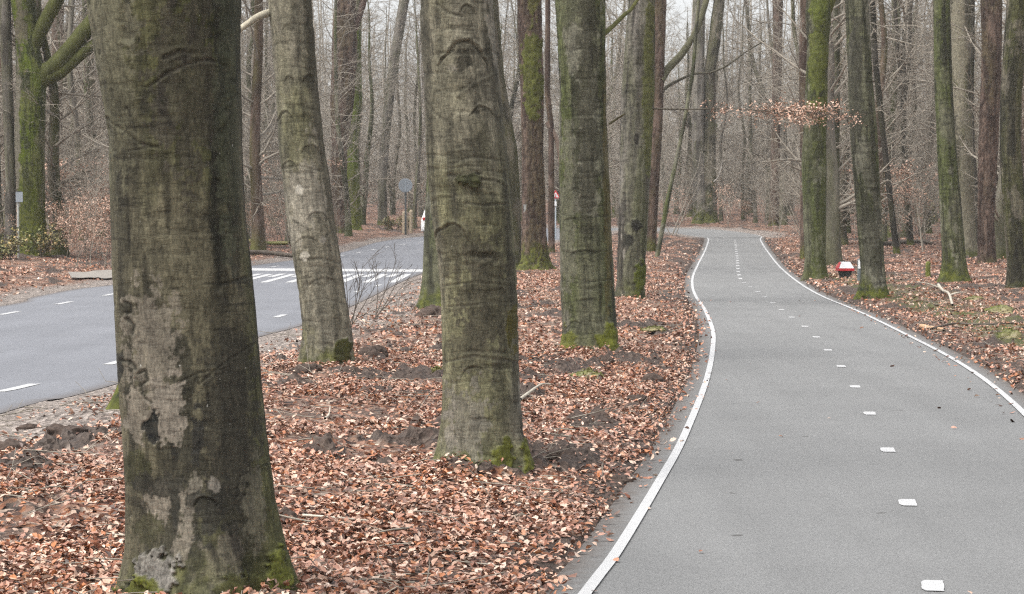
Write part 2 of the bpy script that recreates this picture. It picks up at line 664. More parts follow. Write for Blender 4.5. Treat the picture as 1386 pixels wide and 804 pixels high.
def resample(poly, n, by=None):
    s = np.concatenate([[0], np.cumsum(np.linalg.norm(np.diff(poly, axis=0), axis=1))])
    q = np.linspace(0, s[-1], n)
    return np.stack([np.interp(q, s, poly[:, k]) for k in range(poly.shape[1])], 1)


def by_Y(poly, Ys):
    return np.stack([np.interp(Ys, poly[:, 1], poly[:, 0]), Ys], 1)


# cycle path
Yp = np.concatenate([np.arange(-8, 60, .35), np.arange(60, 112.6, 1.)])
pL, pR, pC = by_Y(PLc, Yp), by_Y(PRc, Yp), by_Y(PCc, Yp)
mb = MB()
S = strip(offs(pL, SHOULDER), offs(pR, -SHOULDER), 25, .0)
mb.grid(S)
path = struct(mb.build('cycle_path', 'path_asphalt'))
wd = np.linalg.norm(S[:, -1] - S[:, 0], axis=1)[:, None]
u = np.linspace(0, 1, 25)[None]
ed = np.minimum(u, 1 - u) * wd
fattr(path.data, 'edge', np.clip(1 - (ed - .02) / .30, 0, 1))


def line_band(poly, w, zo, wob=.0):
    A, B = offs(poly, w / 2), offs(poly, -w / 2)
    return strip(A, B, 3, zo)


_o = lambda P: P[-1] + np.array([[0, 0.]])
for poly in (np.concatenate([pL, offs(JN[::-1], .08)[4:21]]), np.concatenate([pR, offs(JF[::-1], -.08)[3:20]])):
    mb = MB()
    mb.grid(line_band(poly, .06, .009))
    mb.build('edge_line', 'road_paint', path)
# centre dashes every three metres
cen = resample(PCc, 3000)
cs = np.concatenate([[0], np.cumsum(np.linalg.norm(np.diff(cen, axis=0), axis=1))])
ref = flat_pt(1263, 794)
s0 = cs[np.argmin(np.linalg.norm(cen - ref, axis=1))]
k = -1
while True:
    sa = s0 + 3.0 * k - .15
    k += 1
    if sa + .5 > cs[-1]:
        break
    ln = .30 if sa - s0 < 45 else .9
    q = np.linspace(sa, sa + ln, 7)
    pp = np.stack([np.interp(q, cs, cen[:, 0]), np.interp(q, cs, cen[:, 1])], 1)
    mb = MB()
    A, B = offs(pp, .05), offs(pp, -.05)
    jit = RNG.normal(0, .0018, (2, 7))
    A[:, 0] += jit[0]
    B[:, 0] += jit[1]
    A[[0, -1]] = A[[0, -1]] * .82 + B[[0, -1]] * .18
    mb.grid(strip(A, B, 3, .005))
    mb.build('centre_dash', 'road_paint', path)

# road
A = np.concatenate([RNc, JN[1:]])
B = np.concatenate([RFc, JF[1:]])
A, B = resample(A, 260), resample(B, 260)
mb = MB()
S = strip(A, B, 17, .002)
mb.grid(S)
road = struct(mb.build('road', 'road_asphalt'))
wd = np.linalg.norm(S[:, -1] - S[:, 0], axis=1)[:, None]
u = np.linspace(0, 1, 17)[None]
fattr(road.data, 'edge', np.clip(1 - np.minimum(u, 1 - u) * wd / .16, 0, 1) * .9)


# the path swings left into the junction
mb = MB()
Aj, Bj = resample(JN[::-1], 30), resample(JF[::-1], 30)
mb.grid(strip(Aj, Bj, 9, .006))
bend = struct(mb.build('path_bend', 'path_asphalt'))
fattr(bend.data, 'edge', np.zeros(30 * 9))


def dashes(poly, start_Y, step, ln, w, y_end, name):
    cs = np.concatenate([[0], np.cumsum(np.linalg.norm(np.diff(poly, axis=0), axis=1))])
    s = np.interp(start_Y, poly[:, 1], cs)
    while s < np.interp(y_end, poly[:, 1], cs):
        q = np.linspace(s, s + ln, 5)
        pp = np.stack([np.interp(q, cs, poly[:, 0]), np.interp(q, cs, poly[:, 1])], 1)
        if not (54.5 < pp[0, 1] < 68.5):
            mb = MB()
            mb.grid(strip(offs(pp, w / 2), offs(pp, -w / 2), 2, .007))
            mb.build(name, 'road_paint', road)
        s += step


nearl = cr([flat_pt(-20, 532), flat_pt(20, 526.5), flat_pt(142, 495), flat_pt(366, 432), flat_pt(482, 395.5), np.array([-2.75, 62.]), np.array([-2.2, 85.])], 8)
dashes(nearl, 21.5, 3.9, 1.0, .12, 54, 'edge_dash')
farl = cr([flat_pt(-60, 436), flat_pt(5, 425.5), flat_pt(78, 412), flat_pt(140, 400.5), np.array([-8.2, 56.]), flat_pt(379, 359.7), flat_pt(469, 345), flat_pt(531, 333), flat_pt(575, 327)], 8)
dashes(farl, 38., 4.4, 1.3, .12, 104, 'edge_dash')
# speed-table markings across the road: long and short stripes, then a bar
for i in range(9):
    x = -7.95 + i * .63
    for (x0, ya, yb, w) in ((x, 55.2, 62.0, .20), (x + .32, 59.6, 62.3, .20)):
        if x0 > -2.9:
            continue
        pp = np.array([(x0 - .04, ya), (x0, (ya + yb) / 2), (x0 + .04, yb)])
        mb = MB()
        mb.grid(strip(offs(pp, w / 2), offs(pp, -w / 2), 2, .007))
        mb.build('ramp_stripe', 'road_paint', road)
mb = MB()
pa = np.array([(-8.0, 66.4), (-5.2, 65.7), (-2.35, 65.0)])
mb.grid(strip(pa + (0, 1.3), pa - (0, 1.1), 3, .007))
mb.build('crossing_bar', 'road_paint', road)
# pale concrete apron of a track on the far side
ap = [unproj(97, 383), unproj(152, 379.5)]
ap2 = [unproj(92, 375), unproj(152, 373.5)]
mb = MB()
Aa, Bb = np.array(ap), np.array(ap2)
t = np.linspace(0, 1, 12)[:, None]
P = np.stack([Aa[0] * (1 - t) + Aa[1] * t, Bb[0] * (1 - t) + Bb[1] * t], 1)
zz = ground_z(P[..., 0], P[..., 1]) + .05
mb.grid(np.concatenate([P, zz[..., None]], -1))
MAT['concrete'] = None
simple('concrete', (.22, .20, .175), .85, .2, 5)
struct(mb.build('track_apron', 'concrete'))

# ------------------------------------------------------------------ branches
class Twigs:
    def __init__(s, seed, rmin=.0022):
        s.rmin = rmin
        s.r = random.Random(seed)
        s.P, s.R = {}, {}

    def add(s, pts, r0, r1, cls):
        n = len(pts)
        s.P.setdefault((cls, n), []).append([tuple(p) for p in pts])
        s.R.setdefault((cls, n), []).append([r0 + (r1 - r0) * i / (n - 1) for i in range(n)])

    def branch(s, p, d, L, r, lvl, maxl, up=.15, wob=.25, kids=(5, 4, 3, 2), spread=(.6, 1.05), segs=6, tmin=.25):
        R = s.r
        p, d = Vector(p), Vector(d).normalized()
        pts = [p.copy()]
        dirs = [d.copy()]
        st = L / segs
        for i in range(segs):
            d = (d + Vector((R.gauss(0, wob), R.gauss(0, wob), R.gauss(0, wob * .8) + up)) * .5).normalized()
            p = p + d * st
            pts.append(p.copy())
            dirs.append(d.copy())
        s.add(pts, r, max(r * .28, s.rmin), min(lvl, 2))
        if lvl >= maxl:
            return pts
        nk = kids[min(lvl, len(kids) - 1)]
        nk = max(1, int(nk * R.uniform(.75, 1.3) + .5))
        for k in range(nk):
            t = tmin + (1 - tmin) * (k + R.random()) / nk
            i = min(int(t * segs), segs - 1)
            q = pts[i].lerp(pts[i + 1], t * segs - i)
            dd = dirs[i]
            ax = dd.orthogonal().normalized()
            ax.rotate(Matrix.Rotation(R.uniform(0, 2 * PI), 3, dd))
            nd = dd.copy()
            nd.rotate(Matrix.Rotation(R.uniform(*spread), 3, ax))
            s.branch(q, nd, L * R.uniform(.32, .6) * (1.15 - .5 * t), max(r * (1 - .7 * t) * .55, s.rmin * 1.3), lvl + 1, maxl, up, wob * 1.15, kids, spread, max(3, segs - 1), tmin)
        return pts

    def into(s, mb, C=None):
        for (cls, n), P in s.P.items():
            mb.tubes(np.array(P), np.array(s.R[(cls, n)]), (6, 4, 3)[cls], C)

    def tips(s):
        out = []
        for (cls, n), P in s.P.items():
            if cls == 2:
                out += [q for p in P for q in p[1:]]
        return np.array(out)


def leaves_mb(C, size=.05, seed=1, flat=.5, n_per=1, jit=.06):
    """loose leaves near points C: each two bent quads"""
    r = np.random.default_rng(seed)
    C = np.repeat(np.asarray(C, float), n_per, axis=0)
    C = C + r.normal(0, 1, C.shape) * np.asarray(jit)
    return leaf_shapes(C, r, size, flat)


def leaf_shapes(C, r, size, flat, tiltdir=None):
    n = len(C)
    L = size * (.45 + 1.0 * r.beta(2.2, 2.2, n))
    W = L * r.uniform(.26, .36, n)
    base = np.array([(-.5, 0), (-.17, 1), (.2, .85), (.52, 0), (.2, -.85), (-.17, -1)])
    curl = r.uniform(.05, .8, n) * r.choice([1, 1, 1, -1], n)
    arch = r.uniform(-.35, .25, n)
    x = base[None, :, 0] * L[:, None]
    y = base[None, :, 1] * W[:, None] * (1 - .25 * np.abs(curl[:, None]))
    z = np.abs(base[None, :, 1]) * W[:, None] * curl[:, None] + (1 - 4 * base[None, :, 0] ** 2) * arch[:, None] * L[:, None] * .5
    tw = r.uniform(-.4, .4, n)[:, None] * base[None, :, 0]
    z = z + tw * y
    a = r.uniform(0, 2 * PI, n)
    ex, ey = r.normal(0, flat, n), r.normal(0, flat, n)
    ca, sa = np.cos(a)[:, None], np.sin(a)[:, None]
    ce, se = np.cos(ex)[:, None], np.sin(ex)[:, None]
    y, z = y * ce - z * se, y * se + z * ce
    cf, sf = np.cos(ey)[:, None], np.sin(ey)[:, None]
    x, z = x * cf + z * sf, -x * sf + z * cf
    x, y = x * ca - y * sa, x * sa + y * ca
    V = np.stack([x, y, z], -1) + C[:, None]
    i = np.arange(n)[:, None] * 6
    Q = np.concatenate([i + np.array([0, 3, 2, 1]), i + np.array([0, 5, 4, 3])], 0)
    mb = MB()
    mb.add(V, Q)
    return mb


# ------------------------------------------------------------------ bark colour + trunk shapes
STYLES = {
    'wood': dict(grey=(.125, .112, .090), olive=(.095, .092, .055), dark=(.05, .044, .035), pale=(.20, .18, .15), furrow=0.),
    'dark': dict(grey=(.160, .143, .090), olive=(.108, .108, .045), dark=(.042, .039, .026), pale=(.27, .235, .18), furrow=0.),
    'beech': dict(grey=(.215, .195, .142), olive=(.150, .142, .080), dark=(.065, .060, .042), pale=(.33, .30, .24), furrow=0.),
    'green': dict(grey=(.170, .168, .104), olive=(.105, .120, .042), dark=(.052, .052, .032), pale=(.29, .275, .21), furrow=0.),
    'grey': dict(grey=(.215, .195, .165), olive=(.15, .145, .095), dark=(.075, .067, .055), pale=(.34, .31, .26), furrow=0.),
    'brown': dict(grey=(.190, .132, .100), olive=(.125, .095, .055), dark=(.07, .045, .035), pale=(.27, .19, .15), furrow=1.),
    'mossy': dict(grey=(.150, .165, .045), olive=(.115, .150, .016), dark=(.045, .052, .018), pale=(.25, .23, .15), furrow=0.),
    'black': dict(grey=(.075, .066, .05), olive=(.06, .058, .03), dark=(.03, .027, .02), pale=(.12, .11, .09), furrow=0.),
}


GAIN = {'wood': 1., 'dark': .56, 'beech': .84, 'green': .64, 'grey': .72, 'brown': .62, 'mossy': .62, 'black': .6}
for _k, _v in STYLES.items():
    for _c in ('grey', 'olive', 'dark', 'pale'):
        _v[_c] = tuple(q * GAIN[_k] for q in _v[_c])


def mixc(a, b, t):
    return a * (1 - t[..., None]) + np.asarray(b) * t[..., None]


def bark_color(x, y, z, th, st, seed, moss_top, moss_amt, moss_dir, side_moss, near):
    S = STYLES[st]
    sc = 1.0
    a = fbm(x * 2.2, y * 2.2, z * .8, seed, 4)
    c = mixc(np.broadcast_to(np.array(S['grey']), x.shape + (3,)), S['olive'], sstep(.40, .62, a))
    # vertical rain streaks
    stv = fbm(x * 9, y * 9, z * .45, seed + 5, 4)
    c = mixc(c, S['dark'], .75 * sstep(.50, .68, stv))
    d = fbm(x * 3.4, y * 3.4, z * 1.3, seed + 9, 5)
    e1 = (.012 if near else .035)
    fz = (fbm(x * 26, y * 26, z * 16, seed + 2, 3) - .5) * (.16 if near else 0)
    c = mixc(c, S['dark'], (.5 if st == 'beech' else .8) * sstep(.595 - e1, .595 + e1, d + fz))
    p = fbm(x * 3.0, y * 3.0, z * 1.1, seed + 31, 5)
    c = mixc(c, S['pale'], .55 * sstep(.62 - e1, .62 + e1, p + fz))
    if near:
        wr = fbm(x * 3.2, y * 3.2, z * 21, seed + 3, 3)
        c = c * (1 - (.12 if st == 'dark' else .2) * sstep(.625, .66, wr))[..., None]
        ck = fbm(x * 5, y * 5, z * 44, seed + 12, 3)
        kk = .5 if st == 'beech' else 1.
        c = c * (1 - .42 * kk * sstep(.67, .69, ck))[..., None]
        vs = fbm(x * 22, y * 22, z * 1.1, seed + 15, 3)
        c = c * (1 - .38 * kk * sstep(.56, .62, vs))[..., None]
        vg = fbm(x * 34, y * 34, z * 9, seed + 6, 3)
        c = c * (.45 + 1.1 * vg)[..., None]
    mn = fbm(x * 4.5, y * 4.5, z * 3, seed + 13, 4)
    if moss_amt > 0:
        md = .5 + .5 * np.cos(th - moss_dir)
        m = sstep(.38, .62, mn + .5 * (1 - z / moss_top) * (.4 + .9 * md) - .25 + .1 * moss_amt)
        m = m * sstep(moss_top * 1.15, moss_top * .3, z) * min(1, moss_amt)
        mc = np.array((.056, .064, .010)) + (fbm(x * 14, y * 14, z * 14, seed + 19, 3)[..., None] - .45) * np.array((.16, .165, .02))
        c = c * (1 - m[..., None]) + np.clip(mc, .01, 1) * m[..., None]
    if side_moss > 0:
        md = sstep(.2, .95, np.cos(th - moss_dir))
        m = md * sstep(.42, .6, fbm(x * 3, y * 3, z * .9, seed + 77, 4) + .25 * side_moss) * min(1, side_moss)
        c = mixc(c, (.078, .092, .016), m * .85)
    return np.clip(c, .008, 1)


TREES = []      # (X, Y, clear radius) kept free of scatter


class Trunk:
    """A trunk whose outline follows rows (ypx, xleft, xright) at the depth of its foot"""

    def __init__(s, foot, rows, H=13., na=40, dz=.04, style='beech', seed=1, flare=.35, moss_top=.5, moss_amt=.8, moss_dir=0.,
                 side_moss=0., lobes=5, near=False, features=None, foot_depth=None, rough=1., stretch_top=.42):
        X, Y = unproj(*foot)
        if foot_depth:
            Y = foot_depth
            X = at_depth(foot[0], foot[1], Y)[0]
        z0 = float(ground_z(np.array([X]), np.array([Y]))[0]) - .06
        s.base = np.array([X, Y, z0])
        TREES.append((X, Y, .35 + abs(rows[-1][2] - rows[-1][1]) / F * Y * .6))
        rows = sorted(rows, key=lambda q: -q[0])
        zs, xs, rs = [], [], []
        for (yp, xl, xr) in rows:
            q = at_depth((xl + xr) / 2., yp, Y)
            zs.append(q[2] - z0)
            xs.append(q[0] - X)
            rs.append((xr - xl) / 2. / F * Y)
        zs, xs, rs = map(np.array, (zs, xs, rs))
        if zs[0] > 0:
            zs = np.concatenate([[-.25], zs]); xs = np.concatenate([[xs[0]], xs]); rs = np.concatenate([[rs[0]], rs])
        lean = (xs[-1] - xs[-2]) / max(zs[-1] - zs[-2], .2)
        top = zs[-1]
        H = max(H, top + 2.5)
        s.H, s.top = H, top
        zt = np.linspace(top, H, 6)[1:]
        xt = xs[-1] + lean * .5 * (zt - top) + np.array([vnoise(zz * .35, seed * 3.3, 0, seed) - .5 for zz in zt]) * .25 * np.linspace(0, 1, 5)
        rt = rs[-1] * (1 - (1 - stretch_top) * (zt - top) / (H - top))
        zs = np.concatenate([zs, zt]); xs = np.concatenate([xs, xt]); rs = np.concatenate([rs, rt])
        z = np.concatenate([np.arange(-.22, top + .15, dz), np.arange(top + .15, H + .01, max(dz * 5, .12))])
        cx, r = np.interp(z, zs, xs), np.interp(z, zs, rs)
        ker = max(3, int(.18 / dz) | 1)

        def sm(v):
            e = np.pad(v, ker // 2, mode='edge')
            return np.convolve(e, np.ones(ker) / ker, 'valid')
        cx, r = sm(cx), sm(r)
        s.z, s.cx, s.r = z, cx, r
        cy = (np.array([vnoise(q * .3, seed * 1.7, 2., seed) for q in z]) - .5) * .25 * sstep(0, 3, z)
        s.cy = cy
        th = np.arange(na) / na * 2 * PI - PI
        TH, ZZ = np.meshgrid(th, z)
        RR = np.repeat(r[:, None], na, 1)
        # root flare with lobes
        lob = np.cos(lobes * TH + seed) * .5 + np.cos((lobes - 2) * TH + seed * 2.1) * .5
        fl = np.exp(-np.clip(ZZ, -.2, 9) / (.18 + .05 * lob))
        RR = RR * (1 + flare * fl * (.75 + .7 * lob))
        dx, dy = np.sin(TH), -np.cos(TH)
        px0, py0 = RR * dx, RR * dy
        n1 = fbm(px0 * 2.2, py0 * 2.2, ZZ * .7, seed + 50, 3) - .5
        n2 = fbm(px0 * 7, py0 * 7, ZZ * 2.5, seed + 60, 3) - .5
        disp = RR * (n1 * .16 + n2 * .055 * rough)
        if near:
            wr = fbm(px0 * 3.2, py0 * 3.2, ZZ * 21, seed + 3, 3)
            disp = disp - (.0015 if style == 'dark' else .0045) * sstep(.58, .70, wr) + .0035 * (fbm(px0 * 28, py0 * 28, ZZ * 12, seed + 4, 3) - .5)
        if STYLES[style]['furrow']:
            fu = np.abs(fbm(px0 * 16, py0 * 16, ZZ * 1.6, seed + 8, 3) - .5)
            disp = disp - RR * .10 * sstep(.07, .0, fu)
        c = bark_color(px0, py0, np.clip(ZZ, 0, None), TH, style, seed, moss_top, moss_amt, moss_dir, side_moss, near)
        if STYLES[style]['furrow']:
            c = mixc(c, STYLES[style]['dark'], .8 * sstep(.06, .0, fu))
        if features:
            xp, yp = px_of(np.stack([X + cx[:, None] + RR * dx, Y + cy[:, None] + RR * dy, z0 + ZZ], -1))
            front = sstep(.02, .25, np.cos(TH))
            pxm = F / Y
            wob = (fbm(xp / 14., yp / 14., 0, seed + 90, 3) - .5)
            wob2 = (fbm(xp / 5., yp / 5., 0, seed + 91, 3) - .5)
            wob3 = (fbm(xp / 4., yp / 9., 0, seed + 92, 3) - .5)
            for ft in features:
                k = ft[0]
                if k == 'line':                                   # dark groove: points, width px, depth m, darkness
                    pts, w, dep, dk = ft[1:5]
                    lc = ft[5] if len(ft) > 5 else STYLES[style]['dark']
                    P = np.array(pts, float)
                    dd = np.full(xp.shape, 1e9)
                    for a_, b_ in zip(P[:-1], P[1:]):
                        e = b_ - a_
                        t = np.clip(((xp - a_[0]) * e[0] + (yp - a_[1]) * e[1]) / (e @ e), 0, 1)
                        dd = np.minimum(dd, np.hypot(xp - a_[0] - t * e[0], yp - a_[1] - t * e[1]))
                    dd = np.abs(dd + wob * w * 1.6)
                    m = np.exp(-(dd / (w * (.55 + .9 * (wob2 + .5)))) ** 2) * front
                    rim = np.exp(-((dd - 2.1 * w) / w) ** 2) * front
                    disp = disp - dep * .6 * m + dep * .2 * rim
                    c = mixc(c, lc, np.clip(m * dk, 0, 1))
                elif k == 'brow':                                 # old branch scar: x, y, half width, height, depth
                    x0, y0, hw, hh, dep = ft[1:6]
                    du = (xp - x0) / hw
                    arch = y0 - hh * (1 - np.abs(du) ** 2.2) + wob * hh * .45 + wob2 * 1.2
                    wln = max(1.1, hh * .075)
                    m = np.exp(-((yp - arch) / wln) ** 2) * sstep(1.15, .85, np.abs(du)) * front
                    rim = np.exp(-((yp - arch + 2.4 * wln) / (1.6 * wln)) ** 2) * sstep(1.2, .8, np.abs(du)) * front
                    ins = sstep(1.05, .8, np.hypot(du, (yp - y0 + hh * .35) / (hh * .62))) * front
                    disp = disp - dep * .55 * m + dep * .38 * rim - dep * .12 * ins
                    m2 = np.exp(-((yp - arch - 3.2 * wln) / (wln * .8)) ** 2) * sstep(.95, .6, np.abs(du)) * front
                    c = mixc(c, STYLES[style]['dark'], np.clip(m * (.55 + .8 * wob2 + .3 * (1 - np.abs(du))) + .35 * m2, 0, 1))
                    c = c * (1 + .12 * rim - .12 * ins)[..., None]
                elif k == 'blob':                                 # coloured stain: x, y, rx, ry, colour, strength, depth
                    x0, y0, rx, ry, colr, stg = ft[1:7]
                    dep = ft[7] if len(ft) > 7 else 0.
                    q = np.hypot((xp - x0) / rx, (yp - y0) / ry) + wob * 1.35 + wob2 * .6 + wob3 * .8
                    m = sstep(1.05, .93, q) * front * min(1., stg * 1.15) * (.8 + .5 * (wob2 + .5))
                    disp = disp + dep * m
                    if not isinstance(colr, str) and colr[1] >= colr[0] and colr[2] < .05:      # moss: tufty
                        tf = fbm(px0 * 16, py0 * 16, ZZ * 16, seed + 19, 4)
                        m = m * sstep(.34, .50, tf + .36 * m)
                        c = mixc(c, np.array(colr) * .72 * (.35 + 1.3 * tf[..., None]), m)
                        disp = disp + .012 * m * tf
                    else:
                        c = mixc(c, STYLES[style][colr] if isinstance(colr, str) else tuple(q * (.62 if max(colr) < .4 else 1.) for q in colr), m)
        RR = RR + disp
        V = np.stack([cx[:, None] + RR * dx, cy[:, None] + RR * dy, ZZ], -1)
        mb = MB()
        mb.grid(V, np.clip(c, .006, 1), wrap=True)
        s.mb = mb
        s.near = near

    def point(s, z):
        return np.array([np.interp(z, s.z, s.cx), np.interp(z, s.z, s.cy), z])

    def rad(s, z):
        return float(np.interp(z, s.z, s.r))

    def local(s, x, y, dY=0.):
        return at_depth(x, y, s.base[1] + dY) - s.base


# shared crowns for the tall trees: limbs from the stem top upwards
def crown_mesh(seed, H=8.5, spread=4.2, n=16, r=.11):
    tw = Twigs(seed)
    R = tw.r
    ax = tw.branch((0, 0, -.6), (R.uniform(-.1, .1), R.uniform(-.1, .1), 1), H, r, 0, 0, .2, .14, segs=6)
    for i in range(n):
        t = (i + R.random()) / n
        q = ax[min(5, int(t * 6))].lerp(ax[min(6, int(t * 6) + 1)], (t * 6) % 1)
        a = R.uniform(0, 2 * PI)
        tw.branch(q, (math.cos(a), math.sin(a), R.uniform(.35, 1.1)), spread * (1 - .45 * t) * R.uniform(.7, 1.15), r * (.6 - .4 * t), 0, 3, .16, .28, (6, 5, 3), segs=6)
    mb = MB()
    tw.into(mb)
    return mb.mesh('crown', 'twig')


CROWNS = [crown_mesh(100 + i) for i in range(4)]


def add_crown(root, tr, i, sc=1.):
    o = link('crown', CROWNS[i % 4], root)
    o.location = Vector(tr.point(tr.H - .02))
    k = sc * tr.rad(tr.H) / .11
    o.scale = (max(.7, min(1.3, k)),) * 3
    o.rotation_euler = (0, 0, i * 1.3)
    return o


def limb(tr, root, pts_px, r0, r1, color, sides=10, name='limb', dY=None, mat='bark_far', seed=3):
    """limb drawn through pixels at the tree's own depth; dY gives the depth offsets"""
    dY = dY or [0] * len(pts_px)
    P = np.array([tr.local(x, y, d) for (x, y), d in zip(pts_px, dY)])
    P = cr(P, 6)
    R = np.linspace(r0, r1, len(P)) * (1 + .12 * (np.array([vnoise(i * .7, seed, 0, seed) for i in range(len(P))]) - .5))
    mb = MB()
    mb.tubes(P[None], R[None], sides)
    V = mb.v[0]
    n = fbm(V[:, 0] * 8, V[:, 1] * 8, V[:, 2] * 8, seed, 3)
    c = np.array(color)[None] * .62 * (.65 + .8 * n[:, None])
    mb.c = [c]
    return mb.build(name, mat, root), P


def big_tree(kind, label, cat, group, crown=0, crown_scale=1., **kw):
    tr = Trunk(**kw)
    root = thing(kind, label, cat, tr.base, 0, group)
    tr.mb.build('trunk', 'bark_near' if tr.near else 'bark_far', root)
    add_crown(root, tr, crown, crown_scale)
    return tr, root


AV = 'beeches in the verge between road and cycle path'
RB = 'trees along the right side of the cycle path'
LW = 'trees beyond the far side of the road'

# --- the big near trunk
T1rows = [(0, 118, 327), (50, 126, 326), (100, 133, 326), (150, 141, 327), (200, 147, 328), (300, 150, 332), (400, 152, 343), (500, 157, 353),
          (600, 165, 363), (700, 172, 373), (740, 175, 378), (830, 175, 380)]
MOSSY = (.10, .105, .02)
T1f = [('line', [(297, -40), (297, 40), (298, 75), (306, 92), (306, 118), (299, 150), (294, 200), (294, 260), (297, 330)], 6.5, .006, 1., (.016, .017, .011)), ('line', [(296, 150), (293, 200), (293, 300), (298, 350)], 8, .0, .9, (.020, .021, .014)), ('line', [(298, -40), (299, 75)], 9, .0, .9, (.022, .023, .015)),
       ('line', [(297, -40), (297, 40), (298, 75), (306, 92), (307, 118), (298, 150), (292, 200), (292, 260), (296, 320), (299, 385)], 5.5, .009, 1.),
       ('line', [(200, 118), (225, 100), (255, 86), (285, 80), (303, 88)], 2.2, .008, .75),
       ('line', [(222, 79), (240, 70), (262, 72)], 2.6, .008, .8),
       ('line', [(170, -30), (171, 10), (174, 50)], 5.5, .015, 1., (.03, .028, .02)),
       ('line', [(144, 160), (165, 175), (190, 195), (215, 200)], 2., .006, .6),
       ('line', [(146, 165), (147, 195), (152, 205)], 4., .01, .7),
       ('line', [(170, 205), (200, 200), (218, 196)], 1.4, .004, .5),
       ('line', [(270, 520), (300, 495), (345, 465)], 1.5, .006, .6),
       ('line', [(300, 385), (325, 378), (345, 370)], 1.6, .006, .6),
       ('line', [(240, 520), (268, 505), (300, 500)], 1.5, .005, .5),
       ('line', [(285, 160), (305, 140), (322, 128)], 1.6, .005, .6),
       ('blob', 252, 110, 52, 130, (.085, .074, .056), .55),
       ('blob', 312, 130, 20, 190, (.088, .094, .058), .5),
       ('blob', 150, 40, 30, 70, (.21, .195, .13), .55),
       ('blob', 158, 130, 22, 110, (.155, .145, .09), .5),
       ('blob', 203, 470, 36, 90, 'pale', .62),
       ('blob', 190, 560, 22, 40, 'pale', .8),
       ('blob', 228, 560, 30, 45, (.27, .235, .185), .75),
       ('blob', 215, 685, 17, 33, 'pale', .8),
       ('blob', 252, 690, 14, 40, 'pale', .7),
       ('blob', 265, 655, 13, 16, (.24, .215, .165), .7),
       ('blob', 245, 745, 13, 18, 'pale', .6),
       ('blob', 315, 560, 42, 150, (.060, .055, .040), .62),
       ('blob', 285, 690, 26, 40, (.045, .042, .031), .75),
       ('blob', 265, 585, 9, 38, (.04, .038, .03), .8),
       ('blob', 205, 580, 11, 20, (.04, .038, .03), .9, -.004),
       ('blob', 187, 635, 20, 24, (.060, .058, .028), .8),
       ('blob', 225, 655, 40, 14, (.045, .042, .03), .75),
       ('blob', 200, 720, 22, 22, (.070, .066, .036), .8),
       ('blob', 238, 690, 7, 24, (.045, .042, .03), .85),
       ('blob', 290, 655, 8, 10, (.30, .27, .22), .6),
       ('blob', 345, 690, 15, 60, (.20, .185, .13), .5),
       ('blob', 212, 772, 30, 26, (.21, .195, .165), .95, .018),
       ('blob', 190, 800, 26, 18, MOSSY, .95, .012),
       ('blob', 382, 780, 20, 40, (.105, .112, .022), .9, .010),
       ('blob', 320, 800, 30, 24, (.085, .085, .026), .7, .004),
       ('blob', 160, 500, 9, 22, (.045, .042, .03), .85),
       ('line', [(168, 410), (176, 412), (176, 424), (168, 424)], 2., .008, .9),
       ('line', [(172, 432), (180, 440), (178, 452)], 2.4, .008, .9),
       ('line', [(186, 506), (196, 502), (199, 515), (190, 522), (185, 512)], 2.2, .009, .95),
       ('line', [(162, 488), (176, 490), (183, 500)], 2.4, .008, .9),
       ('line', [(190, 524), (196, 538), (204, 545)], 1.7, .006, .8),
       ('brow', 278, 688, 18, 15, .012)]
tr, root = big_tree('beech_tree', 'massive nearest beech trunk with dark streaks and pale patches at its mossy foot', 'tree', AV, 0, 1., foot=(277, 838), rows=T1rows, H=8.5, na=300, dz=.0052,
                    style='dark', seed=12, flare=.40, moss_top=.26, moss_amt=.32, moss_dir=.9, near=True, features=T1f, lobes=5)

# --- hidden companion whose root shows left of it
tr, root = big_tree('beech_tree', 'beech mostly hidden behind the massive nearest trunk, only its dark root showing at left', 'tree', AV, 1, 1., foot=(192, 572),
                    rows=[(300, 186, 262), (450, 172, 250), (540, 158, 238), (572, 155, 240)], H=9, na=60, dz=.03, style='dark', seed=22, flare=.55, moss_top=.4)

# --- leaning trunk by the road
T2rows = [(0, 363, 423), (50, 368, 427), (100, 372, 430), (150, 375, 435), (200, 377, 440), (250, 383, 447), (300, 390, 453), (350, 397, 461), (400, 405, 468),
          (450, 411, 476), (495, 411, 478)]
T2f = [('brow', 391, 112, 7, 8, .014), ('brow', 418, 113, 9, 10, .02), ('brow', 386, 172, 13, 20, .02), ('brow', 421, 208, 14, 12, .016), ('brow', 392, 232, 12, 14, .012),
       ('brow', 430, 300, 16, 14, .010), ('brow', 415, 330, 16, 10, .010), ('brow', 438, 385, 20, 8, .010), ('brow', 390, 42, 9, 8, .01),
       ('line', [(382, 228), (405, 224), (436, 232)], 1.6, .008, .8), ('line', [(405, 352), (435, 350), (460, 356)], 1.4, .008, .8), ('line', [(412, 410), (440, 404), (470, 412)], 1.3, .006, .7),
       ('line', [(376, 92), (400, 90), (430, 95)], 1.2, .005, .6), ('line', [(380, 140), (405, 142), (434, 136)], 1.2, .005, .6), ('line', [(398, 300), (420, 312)], 1.3, .006, .7),
       ('line', [(403, 378), (430, 374), (464, 380)], 1.2, .005, .6), ('line', [(430, 290), (446, 315), (440, 322)], 1.6, .006, .7),
       ('blob', 405, 257, 5, 8, (.42, .39, .32), .9), ('blob', 412, 345, 6, 6, (.40, .37, .30), .8), ('blob', 438, 325, 4, 4, (.36, .33, .27), .8),
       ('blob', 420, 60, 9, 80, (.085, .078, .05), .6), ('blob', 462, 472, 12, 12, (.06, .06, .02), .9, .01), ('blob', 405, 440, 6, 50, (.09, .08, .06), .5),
       ('blob', 432, 420, 20, 60, (.27, .25, .19), .4), ('blob', 385, 60, 10, 90, (.24, .22, .15), .4)]
